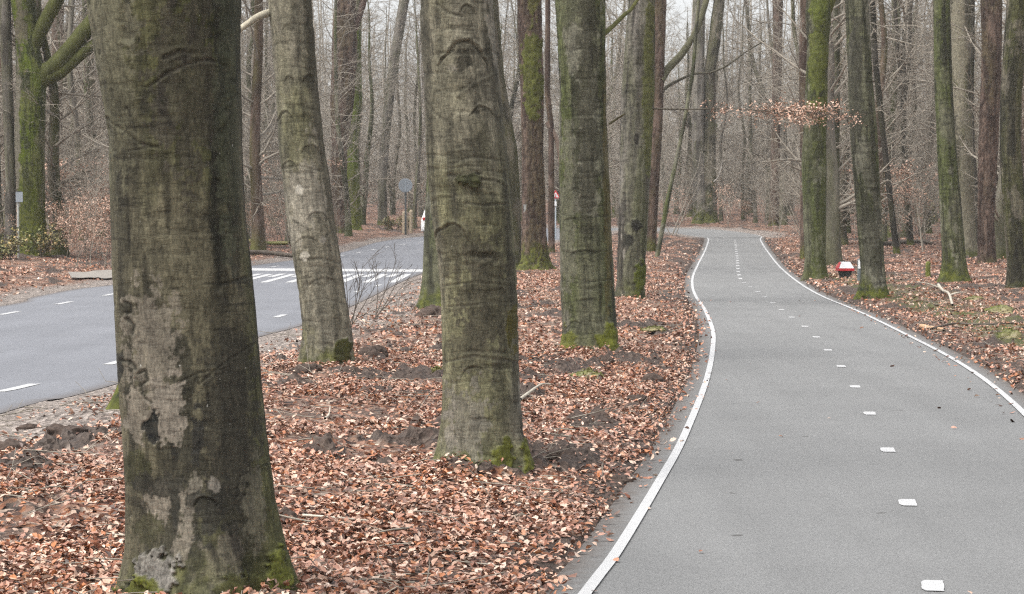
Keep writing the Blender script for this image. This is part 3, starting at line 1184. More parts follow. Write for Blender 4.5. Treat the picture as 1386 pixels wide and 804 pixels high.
tr, root = big_tree('beech_tree', 'slim beech leaning left by the road edge, its bark full of arched branch scars', 'tree', AV, 2, 1., foot=(444, 512), rows=T2rows, H=10, na=120, dz=.013,
                    style='beech', seed=32, flare=.22, moss_top=.28, moss_amt=.6, moss_dir=.8, near=True, features=T2f)
limb(tr, root, [(372, 16), (362, 18), (347, 24), (327, 38), (300, 58)], .045, .028, (.42, .38, .29), name='broken_limb', dY=[0, -.1, -.2, -.25, -.3])

# --- third trunk, centre left
T3rows = [(0, 568, 668), (50, 570, 671), (100, 573, 676), (150, 575, 681), (200, 577, 687), (250, 580, 691), (300, 586, 695), (350, 593, 698), (400, 597, 701), (500, 600, 703),
          (600, 602, 708), (645, 602, 712)]
T3f = [('brow', 627, 92, 34, 34, .022), ('blob', 630, 82, 9, 14, (.085, .078, .055), .8, -.003), ('blob', 612, 92, 6, 5, (.32, .29, .23), .7), ('brow', 652, 158, 17, 14, .016), ('brow', 632, 20, 12, 12, .014),
       ('line', [(590, 5), (608, 18), (626, 22)], 1.6, .008, .8), ('line', [(620, 130), (645, 112), (676, 98)], 2., -.006, .35), ('line', [(576, 135), (590, 155), (604, 165)], 1.5, .006, .8),
       ('line', [(578, 185), (600, 187), (612, 184)], 1.1, .004, .6), ('line', [(610, 222), (640, 212), (682, 218)], 1.4, .005, .6), ('line', [(602, 230), (630, 224), (660, 226)], 1.0, .004, .5),
       ('line', [(607, 238), (628, 240), (648, 236)], 3., .012, 1.), ('blob', 634, 245, 14, 10, (.05, .05, .022), .95, .008), ('line', [(650, 242), (675, 246), (686, 255)], 1.8, .008, .8),
       ('line', [(630, 275), (655, 278), (688, 276)], 1.6, .007, .8), ('brow', 610, 330, 26, 26, .014), ('line', [(640, 346), (652, 349), (668, 345), (672, 352)], 3.4, .016, 1.),
       ('line', [(600, 387), (640, 382), (692, 386)], 1.5, .006, .8), ('line', [(606, 415), (650, 412), (700, 408)], 1.3, .005, .7),
       ('line', [(603, 490), (640, 482), (700, 490)], 1.7, .006, .8), ('brow', 642, 510, 18, 14, .01), ('line', [(612, 540), (650, 546)], 1., .004, .5),
       ('line', [(604, 585), (650, 583), (706, 585)], 1.0, .003, .45), ('line', [(604, 596), (650, 594), (706, 596)], 1.0, .003, .4), ('line', [(612, 535), (613, 560), (611, 610)], 1.6, .006, .8),
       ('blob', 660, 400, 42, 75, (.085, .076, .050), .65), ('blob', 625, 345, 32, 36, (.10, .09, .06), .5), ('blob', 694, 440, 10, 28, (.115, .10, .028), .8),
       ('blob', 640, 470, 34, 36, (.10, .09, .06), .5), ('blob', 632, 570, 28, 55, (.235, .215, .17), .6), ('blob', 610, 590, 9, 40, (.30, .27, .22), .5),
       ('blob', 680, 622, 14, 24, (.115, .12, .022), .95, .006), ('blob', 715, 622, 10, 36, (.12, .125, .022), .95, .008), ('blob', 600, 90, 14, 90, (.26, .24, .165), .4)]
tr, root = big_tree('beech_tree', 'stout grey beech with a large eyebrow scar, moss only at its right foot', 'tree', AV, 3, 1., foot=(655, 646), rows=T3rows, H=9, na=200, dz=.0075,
                    style='beech', seed=44, flare=.32, moss_top=.28, moss_amt=.55, moss_dir=.9, near=True, features=T3f)

# --- two trunks just behind it
tr, root = big_tree('beech_tree', 'beech with a hollow seam peeping out left of the stout grey beech', 'tree', AV, 0, 1., foot=(600, 425),
                    rows=[(0, 610, 650), (150, 588, 640), (230, 578, 628), (330, 574, 626), (425, 570, 630)], H=11, na=60, dz=.03, style='green', seed=51, flare=.4, moss_top=.6, near=True,
                    features=[('line', [(577, 285), (576, 320), (580, 350), (584, 390)], 3.5, .03, 1.)])
tr, root = big_tree('beech_tree', 'dark smooth beech tucked between the stout grey beech and the red-brown trunk', 'tree', AV, 1, 1., foot=(688, 368),
                    rows=[(0, 640, 674), (100, 648, 682), (150, 654, 690), (200, 662, 700), (250, 666, 704), (330, 668, 706), (368, 664, 712)], H=12, na=40, dz=.05, style='dark', seed=55, moss_top=.5)

# --- red brown trunk with moss collar
tr, root = big_tree('oak_tree', 'red-brown furrowed trunk with a yellow-green moss patch high up', 'tree', AV, 2, 1., foot=(724, 371),
                    rows=[(0, 700, 733), (100, 704, 736), (200, 706, 736), (300, 706, 739), (350, 705, 742), (371, 704, 744)], H=14, na=60, dz=.04, style='brown', seed=61, flare=.45,
                    moss_top=1.1, moss_amt=.9, moss_dir=.3, near=True,
                    features=[('blob', 722, 95, 14, 60, (.095, .10, .022), .85, .015), ('blob', 709, 281, 3, 6, (.3, .3, .28), .8), ('blob', 722, 10, 8, 30, (.12, .12, .03), .7)])

# --- trunk left of the path bend
T5rows = [(0, 752, 817), (100, 756, 820), (200, 757, 823), (300, 758, 827), (400, 760, 831), (440, 762, 834), (475, 762, 835)]
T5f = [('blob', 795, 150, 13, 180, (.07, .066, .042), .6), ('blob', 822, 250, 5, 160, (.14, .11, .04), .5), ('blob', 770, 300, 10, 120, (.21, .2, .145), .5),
       ('brow', 790, 345, 18, 6, .01), ('brow', 775, 300, 12, 5, .008), ('brow', 780, 260, 10, 5, .008), ('line', [(762, 290), (785, 296), (822, 292)], 1.1, .006, .7),
       ('line', [(762, 340), (785, 345), (822, 338)], 1.1, .006, .7), ('line', [(764, 380), (785, 384), (826, 378)], 1.1, .006, .7), ('line', [(764, 410), (800, 405)], 1.1, .006, .7),
       ('brow', 778, 442, 9, 7, .012), ('blob', 770, 462, 12, 16, (.115, .12, .022), .95, .01), ('blob', 822, 462, 16, 22, (.12, .128, .02), .95, .012)]
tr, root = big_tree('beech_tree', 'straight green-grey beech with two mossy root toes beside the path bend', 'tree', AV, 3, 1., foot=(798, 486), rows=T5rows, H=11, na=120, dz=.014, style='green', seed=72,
                    flare=.42, moss_top=.42, moss_amt=.25, moss_dir=.4, near=True, features=T5f, lobes=4)
limb(tr, root, [(815, 48), (830, 35), (845, 20), (856, 10), (880, -30)], .03, .02, (.15, .15, .05), name='limb', dY=[0, .2, .4, .6, .8])
limb(tr, root, [(824, 168), (835, 161), (846, 154)], .016, .008, (.16, .14, .07), name='twig_stub', dY=[0, 0, -.1])

# --- two-toned trunk
tr, root = big_tree('beech_tree', 'beech with a pale ribbed face and a round black knot, right of the mossy-toed beech', 'tree', AV, 0, 1., foot=(853, 409),
                    rows=[(0, 851, 887), (120, 842, 886), (210, 840, 881), (309, 837, 877), (380, 835, 873), (402, 834, 873)], H=12, na=80, dz=.022, style='grey', seed=83, flare=.22,
                    moss_top=.6, moss_amt=.4, moss_dir=.9, side_moss=.28, near=True,
                    features=[('blob', 861, 307, 9, 8, (.045, .043, .03), .95, .02), ('blob', 851, 325, 7, 7, (.05, .048, .035), .9), ('blob', 865, 380, 9, 20, (.10, .115, .022), .95, .02),
                              ('line', [(866, 45), (867, 110), (862, 200), (850, 300)], 3, .015, .5), ('blob', 878, 100, 7, 150, (.13, .135, .045), .7), ('blob', 862, 190, 3, 8, (.05, .045, .035), .9)])
LEAFY_TREE = (tr, root)
tr, root = big_tree('oak_tree', 'thin dark brown trunk squeezed against the knotted beech', 'tree', AV, 1, .8, foot=(879, 343), rows=[(0, 884, 902), (150, 880, 898), (250, 874, 892), (343, 870, 888)],
                    H=14, na=30, dz=.06, style='brown', seed=87, moss_top=.8)
MOSSYF = (tr, root)
limb(tr, root, [(893, 110), (905, 92), (925, 70), (945, 35), (962, -20)], .17, .11, (.13, .125, .07), name='limb', dY=[0, .5, 1, 1.5, 2])
limb(tr, root, [(890, 140), (900, 120), (920, 108), (940, 100), (962, 98), (985, 88), (1010, 70), (1035, 55)], .07, .03, (.11, .10, .07), name='limb', dY=[0, .5, 1, 1, 1, 1, 1, 1], sides=6)
limb(tr, root, [(960, 98), (966, 108), (967, 130), (962, 150), (945, 158)], .05, .025, (.08, .07, .055), name='branch', dY=[1, 1, 1, 1, 1], sides=6)
# leaning sapling next to it
tr = Trunk(foot=(888, 352), rows=[(0, 944, 948), (100, 935, 940), (170, 923, 928), (260, 903, 909), (352, 885, 892)], H=9, na=12, dz=.1, style='green', seed=91, flare=.1, moss_top=.3, moss_amt=.2)
root = thing('slim_sapling', 'slim leaning sapling at the leaf verge left of the far path bend', 'tree', tr.base, 0)
tr.mb.build('trunk', 'bark_far', root)
add_crown(root, tr, 3, .6)

# --- leafy side branch reaching over the path
tr, root = LEAFY_TREE
lb, P = limb(tr, root, [(884, 147), (930, 148), (985, 147), (1040, 150), (1100, 152), (1135, 158)], .019, .005, (.11, .095, .07), name='leafy_branch', dY=[0, -.3, -.6, -1, -1.4, -1.8], sides=6)
tw = Twigs(5)
for i in range(46):
    t = .46 + .54 * i / 46
    q = P[min(len(P) - 1, int(t * (len(P) - 1)))]
    a = tw.r.uniform(-.7, .7) + (0 if tw.r.random() < .7 else PI)
    tw.branch(q, (math.cos(a), math.sin(a) * .9 * tw.r.choice([-1, 1]), tw.r.uniform(-.26, .16)), tw.r.uniform(.25, .62), .006, 1, 2, -.02, .2, (3, 3, 2), segs=4)
mb = MB()
tw.into(mb)
mb.build('spray', 'twig_dark', lb)
tp = tw.tips()
leaves_mb(tp, .052, 4, .5, 4, (.10, .10, .055)).build('dead_leaves', 'hanging_leaf', lb)

# --- right-hand trees
R1rows = [(20, 1090, 1124), (60, 1092, 1121), (100, 1091, 1120), (209, 1086, 1119), (300, 1087, 1118), (350, 1089, 1118), (378, 1088, 1120)]
tr, root = big_tree('beech_tree', 'mossy beech forking into two limbs at the top, standing close to the right path line', 'tree', RB, 0, .9, foot=(1104, 380), rows=R1rows, H=9.5, na=60, dz=.03, style='green', seed=95,
                    flare=.25, moss_top=.5, moss_amt=.3, moss_dir=.6, side_moss=.4, near=True, features=[('blob', 1108, 90, 13, 80, (.115, .13, .028), .75), ('blob', 1100, 200, 12, 40, (.07, .075, .03), .6), ('blob', 1108, 8, 14, 20, (.11, .13, .025), .8)])
limb(tr, root, [(1106, 35), (1113, 15), (1122, -5), (1135, -40)], .26, .17, (.12, .13, .03), name='limb', seed=8)
tr, root = big_tree('oak_tree', 'dark brown trunk half hidden at the left edge of the forking mossy beech', 'tree', RB, 1, .9, foot=(1089, 352), rows=[(0, 1083, 1100), (150, 1082, 1098), (352, 1083, 1097)],
                    H=15, na=30, dz=.07, style='brown', seed=97, moss_top=.8)
tr, root = big_tree('slender_tree', 'slender grey-green tree between the forking beech and the red and white marker', 'tree', RB, 2, .6, foot=(1128, 358), rows=[(0, 1128, 1138), (150, 1126, 1137), (358, 1122, 1134)],
                    H=13, na=24, dz=.07, style='green', seed=98)
tr, root = big_tree('beech_tree', 'leaning beech with a wide moss skirt beside the grey post with a white top', 'tree', RB, 3, .9, foot=(1182, 409),
                    rows=[(0, 1144, 1176), (100, 1147, 1180), (150, 1148, 1184), (200, 1151, 1188), (300, 1160, 1193), (370, 1166, 1198), (402, 1164, 1201)], H=11, na=90, dz=.02, style='green', seed=101,
                    flare=.45, moss_top=.55, moss_amt=1., moss_dir=.2, near=True,
                    features=[('blob', 1156, 110, 12, 100, (.065, .062, .045), .6), ('blob', 1180, 300, 16, 100, (.075, .072, .048), .5), ('brow', 1165, 330, 8, 6, .012), ('brow', 1185, 260, 8, 5, .012)])
tr, root = big_tree('dark_tree', 'thin black leaning stem between the moss-skirted beech and the pair of green trunks', 'tree', RB, 0, .5, foot=(1214, 347), rows=[(0, 1176, 1184), (80, 1181, 1189), (180, 1191, 1199), (280, 1202, 1210), (347, 1210, 1219)],
                    H=11, na=20, dz=.08, style='black', seed=103, flare=.25)
tr, root = big_tree('slender_tree', 'thin upright tree with a narrow V fork, behind the thin black leaning stem', 'tree', RB, 1, .5, foot=(1232, 335), rows=[(110, 1219, 1227), (180, 1219, 1227), (260, 1223, 1232), (335, 1228, 1237)],
                    H=9, na=20, dz=.08, style='black', seed=105)
limb(tr, root, [(1222, 130), (1216, 95), (1213, 30), (1210, -20)], .10, .07, (.085, .075, .058))
limb(tr, root, [(1224, 130), (1230, 95), (1232, 30), (1236, -20)], .09, .06, (.085, .075, .058))
tr, root = big_tree('beech_tree', 'left front stem of the twin green trunks, moss at its foot', 'tree', RB, 2, .9, foot=(1293, 387),
                    rows=[(0, 1263, 1285), (100, 1264, 1288), (200, 1268, 1294), (300, 1273, 1302), (350, 1275, 1307), (379, 1274, 1310)], H=12, na=60, dz=.03, style='green', seed=107, flare=.4, moss_top=.6, moss_amt=.9, moss_dir=.8, near=True)
tr, root = big_tree('beech_tree', 'right rear stem of the twin green trunks with a dark hollow halfway up', 'tree', RB, 3, .9, foot=(1313, 352),
                    rows=[(0, 1286, 1313), (100, 1287, 1314), (200, 1291, 1317), (300, 1300, 1321), (352, 1300, 1324)], H=13, na=60, dz=.035, style='beech', seed=109, side_moss=0., moss_dir=.7, moss_top=.5, near=True,
                    features=[('blob', 1299, 152, 7, 9, (.04, .036, .03), .9), ('line', [(1287, 40), (1287, 70)], 2, .02, 1.), ('blob', 1298, 55, 10, 130, (.34, .31, .22), .8), ('blob', 1308, 240, 9, 90, (.26, .24, .17), .6)])
tr, root = big_tree('dark_tree', 'crooked dark pole stem hugging the hollow twin trunk', 'tree', RB, 0, .4, foot=(1326, 350), rows=[(0, 1313, 1320), (130, 1312, 1318), (200, 1314, 1320), (270, 1319, 1326), (350, 1322, 1330)],
                    H=12, na=16, dz=.1, style='black', seed=111, flare=.2)
tr, root = big_tree('pine_tree', 'straight red-brown trunk between the twin green trunks and the dark smooth one at the edge', 'tree', RB, 1, .9, foot=(1336, 358),
                    rows=[(0, 1328, 1357), (100, 1328, 1355), (200, 1325, 1352), (300, 1324, 1346), (358, 1324, 1348)], H=15, na=50, dz=.045, style='brown', seed=113, flare=.2, moss_top=.3, moss_amt=.3, near=True)
tr, root = big_tree('beech_tree', 'dark smooth bowed trunk cut by the right edge of the photo', 'tree', RB, 2, .9, foot=(1384, 395),
                    rows=[(0, 1363, 1394), (130, 1354, 1383), (209, 1353, 1382), (300, 1359, 1390), (350, 1363, 1396), (396, 1364, 1402)], H=11, na=70, dz=.025, style='dark', seed=115, flare=.2, moss_top=.3, moss_amt=.3, near=True)
tr, root = big_tree('pine_tree', 'red-brown trunk showing behind the dark bowed trunk at the right edge', 'tree', RB, 3, .9, foot=(1394, 345), rows=[(0, 1384, 1404), (200, 1381, 1402), (345, 1382, 1406)],
                    H=15, na=30, dz=.07, style='brown', seed=117)

# --- far pair at the junction and the far brown trunk
tr, root = big_tree('beech_tree', 'twin-stemmed beech with a mossy fork foot at the far end of the path', 'tree', RB, 0, 1., foot=(952, 305),
                    rows=[(0, 938, 955), (100, 938, 953), (200, 936, 953), (280, 938, 956), (305, 938, 960)], H=19, na=40, dz=.08, style='grey', seed=121, flare=.35, moss_top=1.6, moss_amt=.9, moss_dir=.6)
t2 = Trunk(foot=(961, 305), rows=[(0, 966, 981), (60, 958, 975), (100, 953, 968), (200, 952, 969), (280, 951, 970), (305, 952, 972)], H=19, na=40, dz=.08, style='dark', seed=123, flare=.35, moss_top=1.2)
o = t2.mb.build('trunk', 'bark_far', root)
o.location = Vector(t2.base - tr.base)
limb(tr, root, [(966, 246), (972, 240), (976, 228), (977, 220)], .05, .03, (.45, .42, .38), name='broken_limb', dY=[-1, -1, -1, -1])
tr, root = big_tree('oak_tree', 'dark brown trunk standing alone behind the far right end of the path', 'tree', RB, 1, 1., foot=(1047, 309), rows=[(0, 1046, 1060), (150, 1045, 1057), (309, 1040, 1054)],
                    H=18, na=24, dz=.1, style='brown', seed=125, flare=.3)

# --- beyond the road
tr, root = big_tree('beech_tree', 'thick mossy green beech with two rising limbs at the far left', 'tree', LW, 2, 1., foot=(46, 350),
                    rows=[(0, 14, 48), (50, 20, 50), (100, 23, 62), (200, 21, 60), (300, 27, 62), (350, 25, 66)], H=15, na=80, dz=.04, style='mossy', seed=131, flare=.35, moss_top=2.5, moss_amt=1., near=True,
                    features=[('blob', 22, 160, 5, 120, (.22, .2, .15), .8), ('line', [(16, 20), (20, 60), (22, 100)], 2., .03, .9), ('blob', 28, 40, 8, 40, (.17, .15, .10), .7)])
for pts, r0, r1 in (([(50, 116), (62, 98), (80, 84), (118, 38), (150, 0), (180, -40)], .30, .22), ([(52, 112), (64, 105), (82, 97), (118, 67), (160, 40)], .26, .15), ([(40, 70), (50, 50), (66, 20), (82, -10), (95, -50)], .26, .18)):
    limb(tr, root, pts, r0, r1, (.085, .092, .024), name='limb', seed=int(pts[1][0]))
tr, root = big_tree('slender_tree', 'pale grey trunk at the left picture edge beside the mossy limbed beech', 'tree', LW, 3, .8, foot=(13, 348), rows=[(0, -2, 14), (150, 4, 18), (250, 7, 21), (348, 5, 22)], H=13, na=36, dz=.06, style='grey', seed=133)
tr, root = big_tree('pine_tree', 'red-brown trunk right of the mossy limbed beech', 'tree', LW, 0, .8, foot=(77, 318), rows=[(0, 70, 86), (150, 69, 84), (318, 68, 86)], H=16, na=30, dz=.08, style='brown', seed=135)
tr, root = big_tree('oak_tree', 'brown left trunk of the clasped pair beyond the road, its top full of knotted burls', 'tree', LW, 1, 1., foot=(458, 318), rows=[(0, 452, 482), (60, 450, 484), (130, 447, 480), (200, 449, 470), (318, 449, 469)],
                    H=17, na=50, dz=.07, style='brown', seed=137, rough=3.)
limb(tr, root, [(478, 40), (488, 15), (498, -20)], .22, .15, (.15, .10, .08))
tr, root = big_tree('beech_tree', 'moss-green right trunk of the clasped pair beyond the road', 'tree', LW, 2, 1., foot=(478, 313), rows=[(0, 466, 488), (90, 470, 489), (140, 474, 490), (180, 468, 485), (250, 470, 487), (313, 470, 489)],
                    H=17, na=50, dz=.07, style='mossy', seed=139, moss_top=4, moss_amt=1)
tr, root = big_tree('oak_tree', 'dark slanting trunk left of the round sign beyond the road', 'tree', LW, 3, 1., foot=(518, 306), rows=[(0, 540, 554), (100, 524, 537), (200, 514, 526), (250, 511, 523), (306, 511, 525)], H=17, na=30, dz=.08, style='grey', seed=141)
tr, root = big_tree('slender_tree', 'dead pole trunk bent left just right of the red-brown mossed trunk', 'tree', AV, 0, .5, foot=(746, 345), rows=[(0, 738, 745), (130, 737, 745), (170, 742, 750), (345, 742, 751)], H=12, na=20, dz=.08, style='brown', seed=143)
limb(tr, root, [(741, 165), (748, 178), (755, 195), (760, 240)], .12, .06, (.30, .22, .17), name='broken_limb')

# ------------------------------------------------------------------ woodland behind: individual trees sharing shapes
def wood_variant(i):
    r = random.Random(900 + i)
    H = r.uniform(13, 18)
    rad = r.uniform(.10, .25)
    n = 46
    na = 9
    z = np.linspace(-.2, H, n)
    ph = r.uniform(0, 9)
    cx = r.uniform(.2, .6) * np.sin(z * r.uniform(.25, .5) + ph) * sstep(0, 6, z) + r.uniform(-.1, .1) * z + .1 * np.sin(z * 1.3 + ph)
    cy = .3 * np.cos(z * .22 + ph) * sstep(0, 6, z) + r.uniform(-.04, .04) * z
    rr = rad * (1 - .86 * np.clip(z / H, 0, 1)) * (1 + .5 * np.exp(-np.clip(z, 0, 9) / .3))
    th = np.arange(na) / na * 2 * PI
    TH, ZZ = np.meshgrid(th, z)
    RR = np.repeat(rr[:, None], na, 1)
    RR = RR * (1 + .22 * (fbm(np.sin(TH) * 2, np.cos(TH) * 2, ZZ * .8, 700 + i, 2) - .5))
    st = ('wood', 'wood', 'brown', 'green', 'wood', 'green', 'dark', 'wood')[i % 8]
    c = bark_color(RR * np.sin(TH), -RR * np.cos(TH), np.clip(ZZ, 0, None), TH, st, 700 + i, .8, .6, .5, .4, False)
    mb = MB()
    mb.grid(np.stack([cx[:, None] + RR * np.sin(TH), cy[:, None] - RR * np.cos(TH), ZZ], -1), c, wrap=True)
    trunk = mb.mesh('trunk', 'bark_far')
    tw = Twigs(950 + i, .0048)
    R = tw.r
    nb = 58
    for k in range(nb):
        t = .07 + .92 * ((k + R.random()) / nb) ** 1.15
        zq = t * H
        q = (np.interp(zq, z, cx), np.interp(zq, z, cy), zq)
        a = R.uniform(0, 2 * PI)
        L = (1.3 + 2.6 * min(1, t * 2.2)) * (1.1 - .75 * t) * R.uniform(.6, 1.25)
        tw.branch(q, (math.cos(a), math.sin(a), R.uniform(-.1, .9)), L, max(.012, rad * .26 * (1 - .7 * t)), 0, 2, .10, .3, (6, 4, 3), segs=5)
    mb = MB()
    tw.into(mb)
    return trunk, mb.mesh('crown', 'twig'), st


VAR = [wood_variant(i) for i in range(8)]
KIND = {'wood': ('slender_tree', 'slender grey tree of the bare wood'), 'brown': ('pine_tree', 'slender red-brown tree of the bare wood'),
        'green': ('beech_tree', 'slender green-tinged tree of the bare wood'), 'dark': ('oak_tree', 'slender dark tree of the bare wood')}


def clear(X, Y, pad):
    if float(sdist(np.array([X]), np.array([Y]), PATH_POLY)[0]) < pad or float(sdist(np.array([X]), np.array([Y]), ROAD_POLY)[0]) < pad:
        return False
    return all((X - a) ** 2 + (Y - b) ** 2 > (c + pad * .8) ** 2 for a, b, c in TREES)


def place_wood():
    r = random.Random(31)
    cnt = 0
    tries = 0
    while cnt < 210 and tries < 6000:
        tries += 1
        Y = 68 + 108 * r.random() ** .8
        hw = .232 * Y + 2
        X = r.uniform(-hw, hw)
        if not clear(X, Y, 1.3):
            continue
        xp = PW / 2 + F * X / Y
        if Y < 84 and (560 < xp < 1080):
            continue
        if Y < 118 and 560 < xp < 1075 and r.random() < .75:
            continue
        i = r.randrange(8)
        tk, cw, st = VAR[i]
        nm, lab = KIND[st]
        side = 'beyond the road' if X < np.interp(Y, RNc[:, 1], RNc[:, 0]) else ('right of the path' if X > np.interp(Y, PCc[:, 1], PCc[:, 0]) else 'past the road bend')
        band = 'nearer' if Y < 110 else ('middle' if Y < 145 else 'farthest')
        lab2 = lab + ', ' + band + ' rows ' + side
        z0 = float(ground_z(np.array([X]), np.array([Y]))[0])
        s = r.uniform(.85, 1.2)
        root = thing(nm, lab2, 'tree', (X, Y, z0), r.uniform(0, 2 * PI), 'bare ' + nm.replace('_', ' ') + 's in the ' + band + ' rows ' + side)
        root.scale = (s, s, s * r.uniform(.9, 1.1))
        link('trunk', tk, root)
        link('crown', cw, root)
        TREES.append((X, Y, .5))
        cnt += 1


place_wood()


def sapling_variant(i, leafy):
    tw = Twigs(400 + i, .0042)
    R = tw.r
    for k in range(R.randint(2, 4)):
        a = R.uniform(0, 2 * PI)
        tw.branch((R.gauss(0, .12), R.gauss(0, .12), -.1), (math.cos(a) * .3, math.sin(a) * .3, 1), R.uniform(2.6, 5.2), R.uniform(.014, .03), 0, 3, .10, .24, (8, 5, 3), segs=6, tmin=.12)
    mb = MB()
    tw.into(mb)
    stems = mb.mesh('stems', 'twig')
    lm = None
    if leafy:
        tp = tw.tips()
        tp = tp[tp[:, 2] < 2.9]
        sel = np.random.default_rng(i).random(len(tp)) < .8
        lm = leaves_mb(tp[sel], .085, 60 + i, .6, 2, .08).mesh('dead_leaves', 'hanging_leaf')
    return stems, lm


SAP = [sapling_variant(i, False) for i in range(4)]
SAPL = [sapling_variant(20 + i, True) for i in range(3)]


def put_sapling(X, Y, leafy, r, s=1.):
    st, lm = r.choice(SAPL if leafy else SAP)
    z0 = float(ground_z(np.array([X]), np.array([Y]))[0])
    side = 'beyond the road' if X < np.interp(Y, RNc[:, 1], RNc[:, 0]) else ('right of the path' if X > np.interp(Y, PCc[:, 1], PCc[:, 0]) else 'past the road bend')
    if leafy:
        lab, grp = 'young beech still holding tan dead leaves, one of the thicket ' + side, 'leafy beech saplings ' + side
    else:
        lab, grp = 'bare many-stemmed twiggy sapling, one of the understory ' + side, 'bare saplings ' + side
    root = thing('leafy_sapling' if leafy else 'bare_sapling', lab, 'sapling', (X, Y, z0), r.uniform(0, 2 * PI), grp)
    q = s * r.uniform(.8, 1.25)
    root.scale = (q, q, q)
    link('stems', st, root)
    if lm:
        link('dead_leaves', lm, root)
    TREES.append((X, Y, .2))


def place_saplings():
    r = random.Random(77)
    cnt = 0
    while cnt < 125:
        Y = 76 + 95 * r.random()
        hw = .23 * Y + 1
        X = r.uniform(-hw, hw)
        if not clear(X, Y, 1.1):
            continue
        xp = PW / 2 + F * X / Y
        if Y < 108 and 560 < xp < 1060:
            continue
        put_sapling(X, Y, r.random() < .16, r)
        cnt += 1
    for (x, y, s) in ((101, 367, .55), (120, 368, .55), (142, 367, .6), (160, 366, .6), (345, 338, .6), (362, 336, .6), (384, 334, .6), (402, 330, .6), (432, 326, .5), (92, 352, .7), (112, 350, .75), (132, 352, .75), (148, 350, .7), (122, 340, .8), (102, 338, .9), (140, 335, .9), (-4, 348, .5), (375, 318, .6), (352, 325, .5), (420, 318, .7), (396, 322, .6), (1235, 330, .7), (1355, 330, .6), (1010, 303, .5), (925, 304, .5)):
        X, Y = unproj(x, y)
        put_sapling(X, Y, True, r, s)


place_saplings()

# the wood far behind reads as one mass
def far_wood():
    r = np.random.default_rng(5)
    mb = MB()
    n = 520
    Y = r.uniform(178, 300, n)
    X = r.uniform(-1, 1, n) * (.25 * Y + 6)
    H = r.uniform(13, 22, n)
    z0 = g_base(Y) - .3
    t = np.linspace(0, 1, 5)
    lean = r.normal(0, .03, (n, 2))
    P = np.stack([X[:, None] + lean[:, :1] * H[:, None] * t, Y[:, None] + 0 * t, z0[:, None] + H[:, None] * t], -1)
    P[..., 0] += r.normal(0, .15, P.shape[:2])
    R = r.uniform(.08, .26, n)[:, None] * (1 - .85 * t)
    mb.tubes(P, R, 5)
    n = 105000
    Y = r.uniform(176, 300, n)
    X = r.uniform(-1, 1, n) * (.25 * Y + 8)
    h = r.beta(1.0, 2.0, n) * 14 + .2
    z = g_base(Y) + h
    L = r.uniform(.5, 2.4, n)
    d = r.normal(0, 1, (n, 3))
    d[:, 2] = np.abs(d[:, 2]) * 1.3 + .3
    d /= np.linalg.norm(d, axis=1)[:, None]
    P0 = np.stack([X, Y, z], -1)
    k = r.normal(0, .12, (n, 3))
    P = np.stack([P0, P0 + d * L[:, None] * .5 + k, P0 + d * L[:, None]], 1)
    R = np.stack([np.full(n, 1.)] * 3, 1) * r.uniform(.012, .03, n)[:, None] * np.array([1, .8, .4])
    mb.tubes(P, R, 3)
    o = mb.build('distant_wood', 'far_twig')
    struct(o, 'stuff')
    tag(o, 'dense grey mass of bare twigs and stems closing the view', 'woodland')


far_wood()

